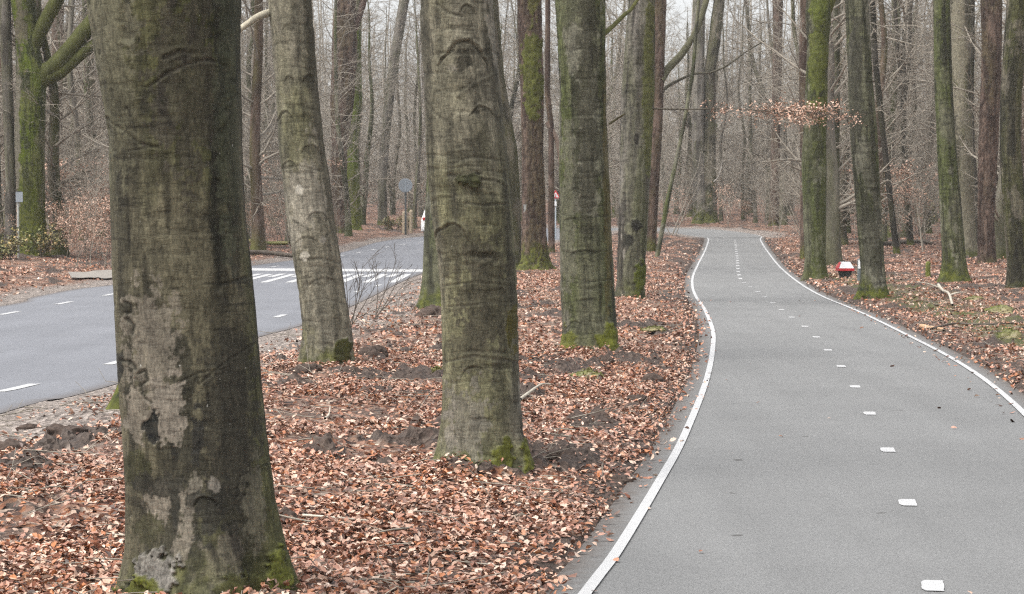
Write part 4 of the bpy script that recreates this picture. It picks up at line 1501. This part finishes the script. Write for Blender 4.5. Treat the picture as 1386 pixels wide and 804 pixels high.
# ------------------------------------------------------------------ litter
def litter():
    r = np.random.default_rng(3)
    parts = []

    def scatter(n, y0, y1, xfun, power=1.):
        Y = y0 + (y1 - y0) * r.random(n) ** power
        a, b = xfun(Y)
        return np.stack([a + (b - a) * r.random(n), Y], 1)
    xl = lambda Y: (np.maximum(np.interp(Y, RNc[:, 1], RNc[:, 0]) - .1, -.232 * Y - .6), np.interp(Y, PLc[:, 1], PLc[:, 0]) + .12)
    xr = lambda Y: (np.interp(Y, PRc[:, 1], PRc[:, 0]) - .1, np.maximum(.232 * Y + .8, np.interp(Y, PRc[:, 1], PRc[:, 0]) + .3))
    xf = lambda Y: (-.235 * Y - 1, np.minimum(np.interp(Y, RFc[:, 1], RFc[:, 0]), -.235 * Y + 30))
    for n, y0, y1, xq, sz, pw, fl in ((112000, 7.6, 15, xl, .040, 1, .4), (110000, 15, 28, xl, .043, 1, .42), (46000, 28, 62, xl, .060, 1, .55), (9000, 62, 100, xl, .085, 1, .5),
                                  (38000, 17, 42, xr, .054, .8, .5), (26000, 42, 75, xr, .075, 1, .5), (14000, 75, 118, xr, .09, 1, .5), (17000, 43, 100, xf, .08, 1, .5)):
        P = scatter(n, y0, y1, xq, pw)
        sp, sr = sdist(P[:, 0], P[:, 1], PATH_POLY), sdist(P[:, 0], P[:, 1], ROAD_POLY)
        right = P[:, 0] > np.interp(P[:, 1], PCc[:, 1], PCc[:, 0])
        pk = sstep(-.18, .24, sp) ** 1.3 * sstep(.2, 2.0, sr + .05)
        dens = sstep(.38, .56, fbm(P[:, 0] * 1.4, P[:, 1] * 1.4, 2., 61, 4))
        bare = np.where(sp < 1.3, .72, .9) * np.where(right & (P[:, 1] < 52), .34, 1)
        pk = pk * (dens * bare + (1 - bare) * np.where(right, .45, .8)) * (1 - .88 * soil_mask(P[:, 0], P[:, 1], sp, sr))
        pk = pk * np.where(right & (P[:, 1] < 50), .5 + .5 * sstep(3, 7, sp), 1)
        keep = r.random(len(P)) < pk
        P = P[keep]
        sp, sr = sp[keep], sr[keep]
        z = np.maximum(g_at(P[:, 0], P[:, 1]) + relief(P[:, 0], P[:, 1], sp, sr), g_base(P[:, 1]) + .001)
        C = np.stack([P[:, 0], P[:, 1], z + .006 + r.random(len(P)) ** 2 * .035], -1)
        ok = np.ones(len(C), bool)
        mbx = leaf_shapes(C, r, sz, fl)
        parts.append(mbx)
    # strays on the asphalt
    P = scatter(1500, 8, 45, lambda Y: (np.interp(Y, PLc[:, 1], PLc[:, 0]) - .15, np.interp(Y, PRc[:, 1], PRc[:, 0]) + .1))
    t = (P[:, 0] - np.interp(P[:, 1], PLc[:, 1], PLc[:, 0])) / 2.6
    P = P[(t < .015) | (t > .985) | (r.random(len(P)) < .012)]
    parts.append(leaf_shapes(np.stack([P[:, 0], P[:, 1], g_base(P[:, 1]) + .012], -1), r, .05, .3))
    mb = MB()
    for q in parts:
        for v, f in zip(q.v, q.q):
            mb.add(v, f)
    o = struct(mb.build('fallen_leaves', 'litter_leaf', smooth=False), 'stuff')
    tag(o, 'carpet of curled tan and rust beech leaves over the forest floor', 'leaf litter')
    # twigs among the leaves
    tw = Twigs(8)
    R = tw.r
    for i in range(900):
        if i < 620:
            Y = 8 + 40 * R.random() ** 1.5
            a, b = xl(Y)
        else:
            Y = 20 + 40 * R.random()
            a, b = xr(Y)
        X = float(a + (b - a) * R.random())
        if float(sdist(np.array([X]), np.array([Y]), PATH_POLY)[0]) < .15 or float(sdist(np.array([X]), np.array([Y]), ROAD_POLY)[0]) < .1:
            continue
        z = float(ground_z(np.array([X]), np.array([Y]))[0]) + .03
        an = R.uniform(0, 2 * PI)
        tw.branch((X, Y, z), (math.cos(an), math.sin(an), R.uniform(-.05, .12)), R.uniform(.12, .6), R.uniform(.0025, .006), 1, 2, -.02, .2, (1, 1, 1), segs=4)
    mb = MB()
    tw.into(mb)
    o = struct(mb.build('twig_litter', 'twig'), 'stuff')
    tag(o, 'thin dry twigs strewn among the fallen leaves', 'twigs')


litter()

# ------------------------------------------------------------------ clods, moss cushions, branches on the ground
def lump(name, label, cat, x, y, w_px, h_px, mat, seed, group=None, fuzz=0):
    X, Y = unproj(x, y)
    z0 = float(ground_z(np.array([X]), np.array([Y]))[0])
    rx, rz = w_px / 2 / F * Y, h_px / F * Y
    nu, nv = 40, 16
    u = np.arange(nu) / nu * 2 * PI
    v = np.linspace(-.25, 1, nv) * PI / 2
    U, Vv = np.meshgrid(u, v)
    d = np.stack([np.cos(U) * np.cos(Vv), np.sin(U) * np.cos(Vv), np.sin(Vv)], -1)
    n = fbm(d[..., 0] * 1.6 + seed, d[..., 1] * 1.6, d[..., 2] * 1.6, seed, 4) - .5
    n2 = fbm(d[..., 0] * 6 + seed, d[..., 1] * 6, d[..., 2] * 6, seed + 1, 3) - .5
    k = 1 + n * 1.1 + n2 * .45
    V = d * k[..., None] * np.array([rx, rx * .8, rz])
    mb = MB()
    mb.grid(V, wrap=True)
    if fuzz:
        r = np.random.default_rng(seed)
        sel = r.integers(0, V.reshape(-1, 3).shape[0], fuzz)
        q = V.reshape(-1, 3)[sel] * r.uniform(.92, 1.06, (fuzz, 1)) + r.normal(0, .01, (fuzz, 3))
        q = q[q[:, 2] > -.01]
        s = leaf_shapes(q, r, .02, .9)
        for a, b in zip(s.v, s.q):
            mb.add(a, b)
    o = mb.build(name, mat)
    o.location = (X, Y, z0 - .01)
    return tag(o, label, cat, group)


CL = 'dark soil clods pushed up in the leaf verge'
for i, (x, y, w, h, lab) in enumerate([
        (92, 600, 62, 15, 'broad dark soil clod lying in leaves left of the massive trunk'), (18, 616, 60, 16, 'dark soil hump at the left edge under the road'),
        (40, 585, 34, 8, 'small low soil clod between the two larger humps at left'),
        (505, 497, 42, 17, 'pointed dark soil clod right of the leaning slim beech'), (470, 522, 40, 14, 'soil clod in front of the leaning slim beech'), (413, 520, 44, 11, 'flat soil clod at the left foot of the leaning slim beech'),
        (575, 548, 36, 8, 'low crumbly clod beside the stout grey beech'), (585, 437, 40, 14, 'clod between the road and the hollow-seamed beech'),
        (820, 500, 26, 14, 'lone round clod right of the bright moss cushion'), (745, 497, 34, 8, 'flat clod left of the mossy root toes'), (885, 520, 34, 13, 'clod nearest the path line above the others'),
        (838, 652, 44, 9, 'flat soil patch beside the white path line in the foreground verge'), (760, 632, 40, 9, 'dark soil patch right of the stout beech foot'), (388, 728, 30, 20, 'dark clod touching the right flank of the massive trunk'),
        (860, 545, 30, 9, 'thin dark clod between moss cushion and path line')]):
    lump('soil_clod', lab, 'soil clod', x, y, w, h, 'soil', 300 + i, CL)
MC = 'moss cushions on the leaf floor'
for i, (x, y, w, h, lab) in enumerate([(797, 520, 46, 10, 'bright moss cushion in front of the mossy-toed beech'), (885, 458, 30, 5, 'flat moss pad near the path bend'), (588, 436, 24, 6, 'moss pad at the foot of the hollow-seamed beech'),
                                      (592, 523, 12, 4, 'tiny moss tuft left of the stout grey beech'), (1352, 430, 40, 9, 'moss cushion on the right bank, upper one'), (1366, 466, 34, 11, 'moss cushion on the right bank, lower one'),
                                      (1318, 412, 26, 5, 'small moss pad at the right under the twin trunks')]):
    lump('moss_cushion', lab, 'moss', x, y, w, h, 'moss', 330 + i, MC, 500)


def stick(name, label, cat, pts, r0, r1, mat, lift=.02, extra=None, group=None):
    W = []
    for x, y in pts:
        X, Y = unproj(x, y)
        W.append((X, Y, float(ground_z(np.array([X]), np.array([Y]))[0]) + r0 * .7 + lift))
    W = np.array(W)
    b = W[0].copy()
    P = cr(W - b, 5)
    mb = MB()
    R = np.linspace(r0, r1, len(P)) * (1 + .2 * (np.random.default_rng(len(P)).random(len(P)) - .5))
    mb.tubes(P[None], R[None], 8)
    for e in (extra or []):
        t, d, L = e
        q = P[int(t * (len(P) - 1))]
        E = cr([q, q + np.array(d) * L * .5 + (0, 0, .02), q + np.array(d) * L], 5)
        mb.tubes(E[None], np.linspace(r1, r1 * .4, len(E))[None], 6)
    o = mb.build(name, mat)
    o.location = b
    return tag(o, label, cat, group)


FB = 'fallen branches on the forest floor'
stick('fallen_branch', 'pale forked dead branch on the right bank below the twin trunks', 'branch', [(1270, 396), (1276, 403), (1284, 411), (1289, 424)], .035, .02, 'twig_pale', .08, [(.2, (-.9, .1, .25), .55), (.75, (.7, .3, .1), .5)], FB)
stick('fallen_branch', 'dark rotten branch lying right of the split orange log', 'branch', [(1262, 450), (1290, 445), (1320, 447), (1352, 449), (1384, 447)], .018, .010, 'twig_dark', .03, [(.3, (.2, .5, .5), .25), (.65, (.1, .4, .6), .2)], FB)
stick('fallen_branch', 'grey crooked branch on leaves left of the path shoulder', 'branch', [(704, 560), (718, 548), (733, 540), (745, 537)], .016, .008, 'twig_pale', .03, None, FB)
stick('fallen_branch', 'dark twig poking over the white line of the path', 'branch', [(938, 490), (950, 489.5), (962, 489)], .014, .006, 'twig_dark', .01, None, FB)
stick('fallen_branch', 'bent pale twig on the leaves in front of the massive trunk gap', 'branch', [(410, 728), (450, 731), (500, 730), (560, 729)], .008, .004, 'twig_pale', .03, None, FB)
stick('fallen_branch', 'upright-tilted grey stick among leaves between the two left beeches', 'branch', [(440, 600), (445, 590), (447, 575)], .01, .005, 'twig_pale', .05, None, FB)
for i, (pts, lab) in enumerate([([(160, 322), (220, 328), (300, 335)], 'x'), ([(338, 332), (360, 334), (392, 336)], 'mossy fallen log lying in the leaves beyond the road left of the leaning beech'),
                                ([(330, 349), (360, 350), (396, 351)], 'brown fallen log along the far road verge'), ([(1345, 340), (1365, 346), (1386, 352)], 'dark fallen log behind the bowed right trunk'),
                                ([(1195, 336), (1240, 334), (1262, 334)], 'thin fallen stem on the leaves behind the thin black stem')]):
    if lab == 'x':
        continue
    stick('fallen_log', lab, 'log', pts, .09, .07, 'twig_dark' if i != 1 else 'moss', .05, None, 'fallen logs in the wood')
# split log with fresh orange wood
o = stick('split_log', 'short split log showing fresh orange wood at the right path edge', 'log', [(1247, 444), (1262, 447), (1278, 451)], .04, .03, 'cut_wood', -.012)
# mossy stump post
X, Y = unproj(1256, 381)
tr = Trunk(foot=(1256, 381), rows=[(356, 1253, 1259), (381, 1252, 1260)], H=.1, na=20, dz=.04, style='mossy', seed=211, flare=.2, moss_top=1, moss_amt=1.)
z = tr.z
mb = MB()
th = np.arange(16) / 16 * 2 * PI
zz = np.array([-.1, 0, .15, .3, .42, .47, .48])
rr = np.array([.09, .075, .065, .062, .06, .04, .002])
TH, ZZ = np.meshgrid(th, zz)
RR = rr[:, None] * (1 + .25 * (fbm(np.sin(TH) * 3, np.cos(TH) * 3, ZZ * 5, 5, 3) - .5))
mb.grid(np.stack([RR * np.sin(TH), RR * np.cos(TH), ZZ], -1), np.broadcast_to(np.array([.11, .12, .025]), TH.shape + (3,)), wrap=True)
o = mb.build('stump', 'bark_far', None, True, tr.base)
tag(o, 'short mossy stump standing left of the twin green trunks', 'stump')

# bare shrub at the road edge
for k, (x, y, tops, lab) in enumerate([(470, 462, [(485, 405), (492, 372), (500, 352)], 'bare thin shrub with upright twigs in front of the road, left one'),
                                       (506, 440, [(515, 405), (528, 372), (538, 345)], 'bare thin shrub with upright twigs in front of the road, right one')]):
    X, Y = unproj(x, y)
    z0 = float(ground_z(np.array([X]), np.array([Y]))[0])
    tw = Twigs(600 + k)
    base = np.array([X, Y, z0])
    for j in range(4):
        tgt = at_depth(tops[2][0] + (j - 1.5) * 14, tops[2][1] + abs(j - 1) * 14, Y) - base
        L = np.linalg.norm(tgt)
        tw.branch((tw.r.gauss(0, .03), 0, -.03), tuple(tgt + np.array([0, tw.r.gauss(0, .1), 0])), L, .009, 0, 2, .02, .10, (5, 3, 2), (.3, .7), segs=6, tmin=.3)
    mb = MB()
    tw.into(mb)
    root = mb.build('bare_shrub', 'twig_dark', None, True, (X, Y, z0))
    tag(root, lab, 'shrub')

# evergreen and yellow-leaved shrubs at the foot of the mossy beech
def bush(label, x, y, h, w, mat, seed, n=2):
    X, Y = unproj(x, y)
    z0 = float(ground_z(np.array([X]), np.array([Y]))[0])
    tw = Twigs(seed)
    for j in range(6):
        a = tw.r.uniform(0, 2 * PI)
        tw.branch((0, 0, -.05), (math.cos(a) * w, math.sin(a) * w, 1), h * tw.r.uniform(.7, 1.1), .012, 0, 2, .05, .25, (6, 4, 3), segs=5, tmin=.2)
    root = thing('leafy_bush', label, 'bush', (X, Y, z0))
    mb = MB()
    tw.into(mb)
    mb.build('stems', 'twig_dark', root)
    leaves_mb(tw.tips(), .085, seed, .6, n, .06).build('foliage', mat, root)


bush('yellow-green bush at the foot of the mossy limbed beech', 56, 352, 1.0, .6, 'green_leaf', 41, 2)
bush('low green bush at the left picture edge by the pale trunk', 12, 356, .8, .9, 'green_leaf', 42, 2)
bush('dark evergreen bush left of the wooden posts beyond the road', 533, 314, 1.0, 1.2, 'green_leaf', 43, 3)
bush('thin evergreen bush behind the V-forked thin tree', 1244, 322, 2.4, .6, 'green_leaf', 44, 1)

# ------------------------------------------------------------------ street furniture
def lathe(mb, prof, n=20, c=(0, 0, 0)):
    th = np.arange(n) / n * 2 * PI
    z = np.array([p[1] for p in prof])
    r = np.array([p[0] for p in prof])
    TH, ZZ = np.meshgrid(th, z)
    V = np.stack([r[:, None] * np.cos(TH), r[:, None] * np.sin(TH), ZZ], -1) + np.asarray(c)
    mb.grid(V, wrap=True)


def ground_pt(x, y):
    X, Y = unproj(x, y)
    return (X, Y, float(ground_z(np.array([X]), np.array([Y]))[0]))


def frustum(mb, w0, w1, z0, z1, c=(0, 0)):
    V = []
    for w, z in ((w0, z0), (w1, z1)):
        V += [(c[0] - w, c[1] - w, z), (c[0] + w, c[1] - w, z), (c[0] + w, c[1] + w, z), (c[0] - w, c[1] + w, z)]
    mb.add(V, [(3, 2, 1, 0), (4, 5, 6, 7), (0, 1, 5, 4), (1, 2, 6, 5), (2, 3, 7, 6), (3, 0, 4, 7)])


# mushroom-shaped marker: dark tapering foot, red rim, white sloping cap
p = ground_pt(1143.5, 379)
root = thing('mushroom_marker', 'low mushroom-shaped route marker, white cap with red rim on a dark foot', 'route marker', p, math.radians(5))
mb = MB(); frustum(mb, .075, .16, -.1, .17); mb.build('foot', 'dark_post', root, False, bevel=.01)
mb = MB(); frustum(mb, .205, .200, .17, .235); mb.build('rim', 'red_paint', root, False, bevel=.012)
mb = MB(); frustum(mb, .195, .115, .236, .40); mb.build('cap', 'white_plastic', root, False, bevel=.012)
mb = MB(); mb.add([(-.1975, -.19, .24), (-.1975, .19, .24), (-.122, .11, .396), (-.122, -.11, .396)], [(3, 2, 1, 0)])
mb.add([(-.2015, -.19, .24), (-.2015, .19, .24), (-.126, .11, .396), (-.126, -.11, .396)], [(0, 1, 2, 3)])
mb.build('side_panel', 'red_paint', root, False)
# grey marker post with white head
p = ground_pt(1163.5, 384)
root = thing('marker_post', 'short grey post with a white reflector top against the moss-skirted beech', 'marker post', p)
mb = MB(); lathe(mb, [(.062, -.1), (.06, .0), (.057, .50), (.045, .53), (0, .535)], 16); mb.build('post', 'dark_grey', root)
mb = MB(); mb.box((-.012, -.062, .39), (.07, .012, .20)); mb.build('reflector', 'white_plastic', root, False, bevel=.003)
# narrow post with small plate at far left
p = ground_pt(25, 353)
root = thing('plate_post', 'thin grey post carrying a small pale blue plate at the far left verge', 'sign', p)
hgt = at_depth(27, 264, p[1])[2] - p[2]
mb = MB(); lathe(mb, [(.035, -.1), (.035, hgt), (.0, hgt + .01)], 10); mb.build('post', 'post_grey', root)
mb = MB(); mb.box((.05, -.05, hgt - .06), (.21, .02, .30)); mb.build('plate', 'blue_grey', root, False, bevel=.004)
mb = MB(); mb.box((.05, -.045, hgt + .10), (.16, .03, .03)); mb.build('bracket', 'dark_post', root, False)
# round sign beyond the road and wooden posts
p = ground_pt(549, 320)
root = thing('round_sign', 'round blue-grey traffic sign on a dark pole beyond the road', 'sign', p)
hc = at_depth(550, 251, p[1])[2] - p[2]
mb = MB(); lathe(mb, [(.05, -.1), (.05, hc + .3), (0, hc + .31)], 10); mb.build('pole', 'dark_post', root)
th = np.arange(36) / 36 * 2 * PI
mb = MB()
for (r0, y0) in ((0, 0),):
    rad = .36
    R_ = np.array([0.001, rad * .93, rad, rad, 0.001]); Yd = np.array([-.085, -.085, -.08, -.06, -.06])
    V = np.stack([R_[:, None] * np.cos(th), np.repeat(Yd[:, None], 36, 1), hc + R_[:, None] * np.sin(th)], -1)
    mb.grid(V, wrap=True)
mb.build('disc', 'blue_grey', root, False)
mb = MB(); mb.box((0, -.092, hc), (.05, .012, .6)); mb.build('clamp_strip', 'grey_metal', root, False)
for x, y, w, h, lab in ((548.5, 319, .155, 1.12, 'thick wooden post left of its thinner twin below the round sign'), (556.5, 318, .09, 1.18, 'thin wooden post right of the thick one below the round sign')):
    p = ground_pt(x, y)
    mb = MB(); lathe(mb, [(w * 1.02, -.1), (w, .0), (w * .97, h * .9), (w * .85, h), (0, h + .03)], 18)
    o = mb.build('wooden_post', 'post_wood', None, True, p)
    tag(o, lab, 'post', 'wooden posts by the far road edge')
# red and white warning sign past the verge trees
p = ground_pt(752, 323)
root = thing('warning_sign', 'small red and white triangular warning sign with a white plate beneath', 'sign', p)
hc = at_depth(751, 264, p[1])[2] - p[2]
mb = MB(); lathe(mb, [(.035, -.1), (.035, hc + .2), (0, hc + .21)], 10); mb.build('pole', 'grey_metal', root)


def tri(mb, r, y0, y1, z, k=1.):
    a = [PI / 2, PI / 2 + 2 * PI / 3, PI / 2 + 4 * PI / 3]
    f = [(r * math.cos(q), y0, z + r * math.sin(q)) for q in a]
    bk = [(x, y1, zz) for x, _, zz in f]
    m = [((f[i][0] + f[(i + 1) % 3][0]) / 2, y0, (f[i][2] + f[(i + 1) % 3][2]) / 2) for i in range(3)]
    c = (0, y0, z)
    mbk = [(x, y1, zz) for x, _, zz in m]
    cb = (0, y1, z)
    V = f + m + [c] + bk + mbk + [cb]
    mb.add(V, [(0, 3, 6, 5), (1, 4, 6, 3), (2, 5, 6, 4), (7, 12, 13, 10), (8, 10, 13, 11), (9, 11, 13, 12), (0, 7, 10, 3), (3, 10, 8, 1), (1, 8, 11, 4), (4, 11, 9, 2), (2, 9, 12, 5), (5, 12, 7, 0)])


mb = MB(); tri(mb, .28, -.06, -.04, hc - .02); mb.build('border', 'red_paint', root, False)
mb = MB(); tri(mb, .17, -.066, -.061, hc - .02); mb.build('face', 'white_plastic', root, False)
mb = MB(); mb.box((0, -.071, hc - .03), (.04, .008, .15)); mb.build('symbol', 'red_paint', root, False)
mb = MB(); mb.box((-.06, -.05, hc - .42), (.22, .02, .22)); mb.build('plate', 'white_plastic', root, False, bevel=.004)


# white car on the far road
def car():
    c = at_depth(591, 320, 114.5)
    z0 = float(g_base(c[1])) + .01
    root = thing('parked_car', 'small white car on the far road, mostly hidden behind the stout grey beech', 'car', (c[0], c[1], z0), math.radians(-14))
    W = .86
    prof = [(0, .28), (-.02, .55), (.02, .86), (.10, .98), (.42, 1.42), (.75, 1.50), (1.9, 1.47), (2.65, 1.0), (3.6, .88), (3.85, .70), (3.88, .3)]
    Pm = np.array(prof)
    xs = np.linspace(-1, 1, 13)
    V = []
    for x in xs:
        k = 1 - .10 * np.clip((Pm[:, 1] - .9) / .6, 0, 1) - .0
        rnd = (1 - .04 * abs(x) ** 6)
        V.append(np.stack([x * W * k, Pm[:, 0] + .12 * abs(x) ** 4 * (Pm[:, 0] < 2), Pm[:, 1] * rnd], -1))
    mb = MB()
    V = np.array(V)
    mb.grid(V)
    for side in (0, -1):
        q = V[side]
        n = len(q)
        lo = q.copy(); lo[:, 2] = .28
        mb.grid(np.stack([q, lo], 0))
    mb.build('body', 'car_white', root, True)
    mb = MB(); mb.add([(-.60, .10, 1.02), (.60, .10, 1.02), (.52, .40, 1.39), (-.52, .40, 1.39)], [(0, 1, 2, 3)])
    o = mb.build('rear_window', 'car_glass', root, False); o.location = (0, -.02, .012)
    for sx in (-1, 1):
        mb = MB(); mb.box((sx * .68, .085, .90), (.16, .10, .15)); mb.build('tail_lamp', 'tail_lamp', root, False, bevel=.02)
        mb = MB(); mb.add([(sx * .815, .75, 1.02), (sx * .815, 2.4, 1.02), (sx * .79, 1.9, 1.37), (sx * .79, .85, 1.38)], [(0, 1, 2, 3)])
        mb.build('side_window', 'car_glass', root, False).location = (sx * .03, 0, 0)
    mb = MB(); mb.box((0, -.04, .44), (1.56, .12, .24)); mb.build('bumper', 'car_white', root, False, bevel=.04)
    mb = MB(); mb.box((0, -.03, .72), (.5, .02, .11)); mb.build('number_plate', 'white_plastic', root, False)
    for sx in (-1, 1):
        for yy in (.75, 3.1):
            mb = MB()
            t = np.arange(24) / 24 * 2 * PI
            R_ = np.array([.001, .20, .29, .31, .31, .29, .001]); Xd = np.array([-.09, -.09, -.1, -.08, .08, .1, .09])
            mb.grid(np.stack([np.repeat(Xd[:, None], 24, 1), R_[:, None] * np.cos(t), R_[:, None] * np.sin(t)], -1), wrap=True)
            mb.build('wheel', 'tyre', root).location = (sx * .74, yy, .31)


car()

# ------------------------------------------------------------------ haze, light, camera
mh = bpy.data.materials.new('haze')
mh.use_nodes = True
nt = mh.node_tree
for n in list(nt.nodes):
    nt.nodes.remove(n)
out = nt.nodes.new('ShaderNodeOutputMaterial')
pv = nt.nodes.new('ShaderNodeVolumePrincipled')
pv.inputs['Color'].default_value = (.95, .92, .89, 1)
pv.inputs['Density'].default_value = .00042
pv.inputs['Anisotropy'].default_value = 0.
nt.links.new(pv.outputs[0], out.inputs['Volume'])
MAT['haze'] = mh
mb = MB()
mb.box((0, 230, 22), (720, 620, 48))
hz = mb.build('haze', 'haze', None, False)
hz['kind'] = 'stuff'

w = bpy.data.worlds.new('World')
scn.world = w
w.use_nodes = True
nt = w.node_tree
bg = nt.nodes['Background']
sky = nt.nodes.new('ShaderNodeTexSky')
sky.sky_type = 'NISHITA'
sky.sun_disc = False
EL, AZ = math.radians(64), math.radians(236)
sky.sun_elevation = EL
sky.sun_rotation = AZ
sky.air_density = 1.
sky.dust_density = 4.
sky.ozone_density = 1.
hs = nt.nodes.new('ShaderNodeHueSaturation')
hs.inputs['Saturation'].default_value = .22
nt.links.new(sky.outputs[0], hs.inputs['Color'])
nt.links.new(hs.outputs[0], bg.inputs['Color'])
bg.inputs['Strength'].default_value = .15

sl = bpy.data.lights.new('Sun', 'SUN')
sl.energy = 1.3
sl.angle = math.radians(35)
sl.color = (1, .975, .94)
so = bpy.data.objects.new('sun', sl)
COL.objects.link(so)
dirv = Vector((math.sin(AZ) * math.cos(EL), math.cos(AZ) * math.cos(EL), math.sin(EL)))
so.rotation_euler = (-dirv).to_track_quat('-Z', 'Y').to_euler()

cam = bpy.data.cameras.new('Camera')
cam.sensor_width = 36
cam.lens = 36 * F / PW
cam.clip_start = .1
cam.clip_end = 2000
cam.dof.use_dof = True
cam.dof.focus_distance = 15
cam.dof.aperture_fstop = 14
co = bpy.data.objects.new('camera', cam)
COL.objects.link(co)
co.location = (0, 0, CAM_H)
co.rotation_euler = (PI / 2 - PITCH, 0, 0)
scn.camera = co

scn.view_settings.view_transform = 'Standard'
scn.view_settings.look = 'None'
scn.view_settings.exposure = 1.15
scn.view_settings.gamma = 1
scn.cycles.use_denoising = False
scn.cycles.adaptive_threshold = .004
scn.cycles.filter_width = 1.2
scn.cycles.sample_clamp_direct = 6.
scn.cycles.sample_clamp_indirect = 2.
scn.cycles.max_bounces = 5
scn.cycles.diffuse_bounces = 3
scn.cycles.volume_bounces = 0
scn.render.film_transparent = False
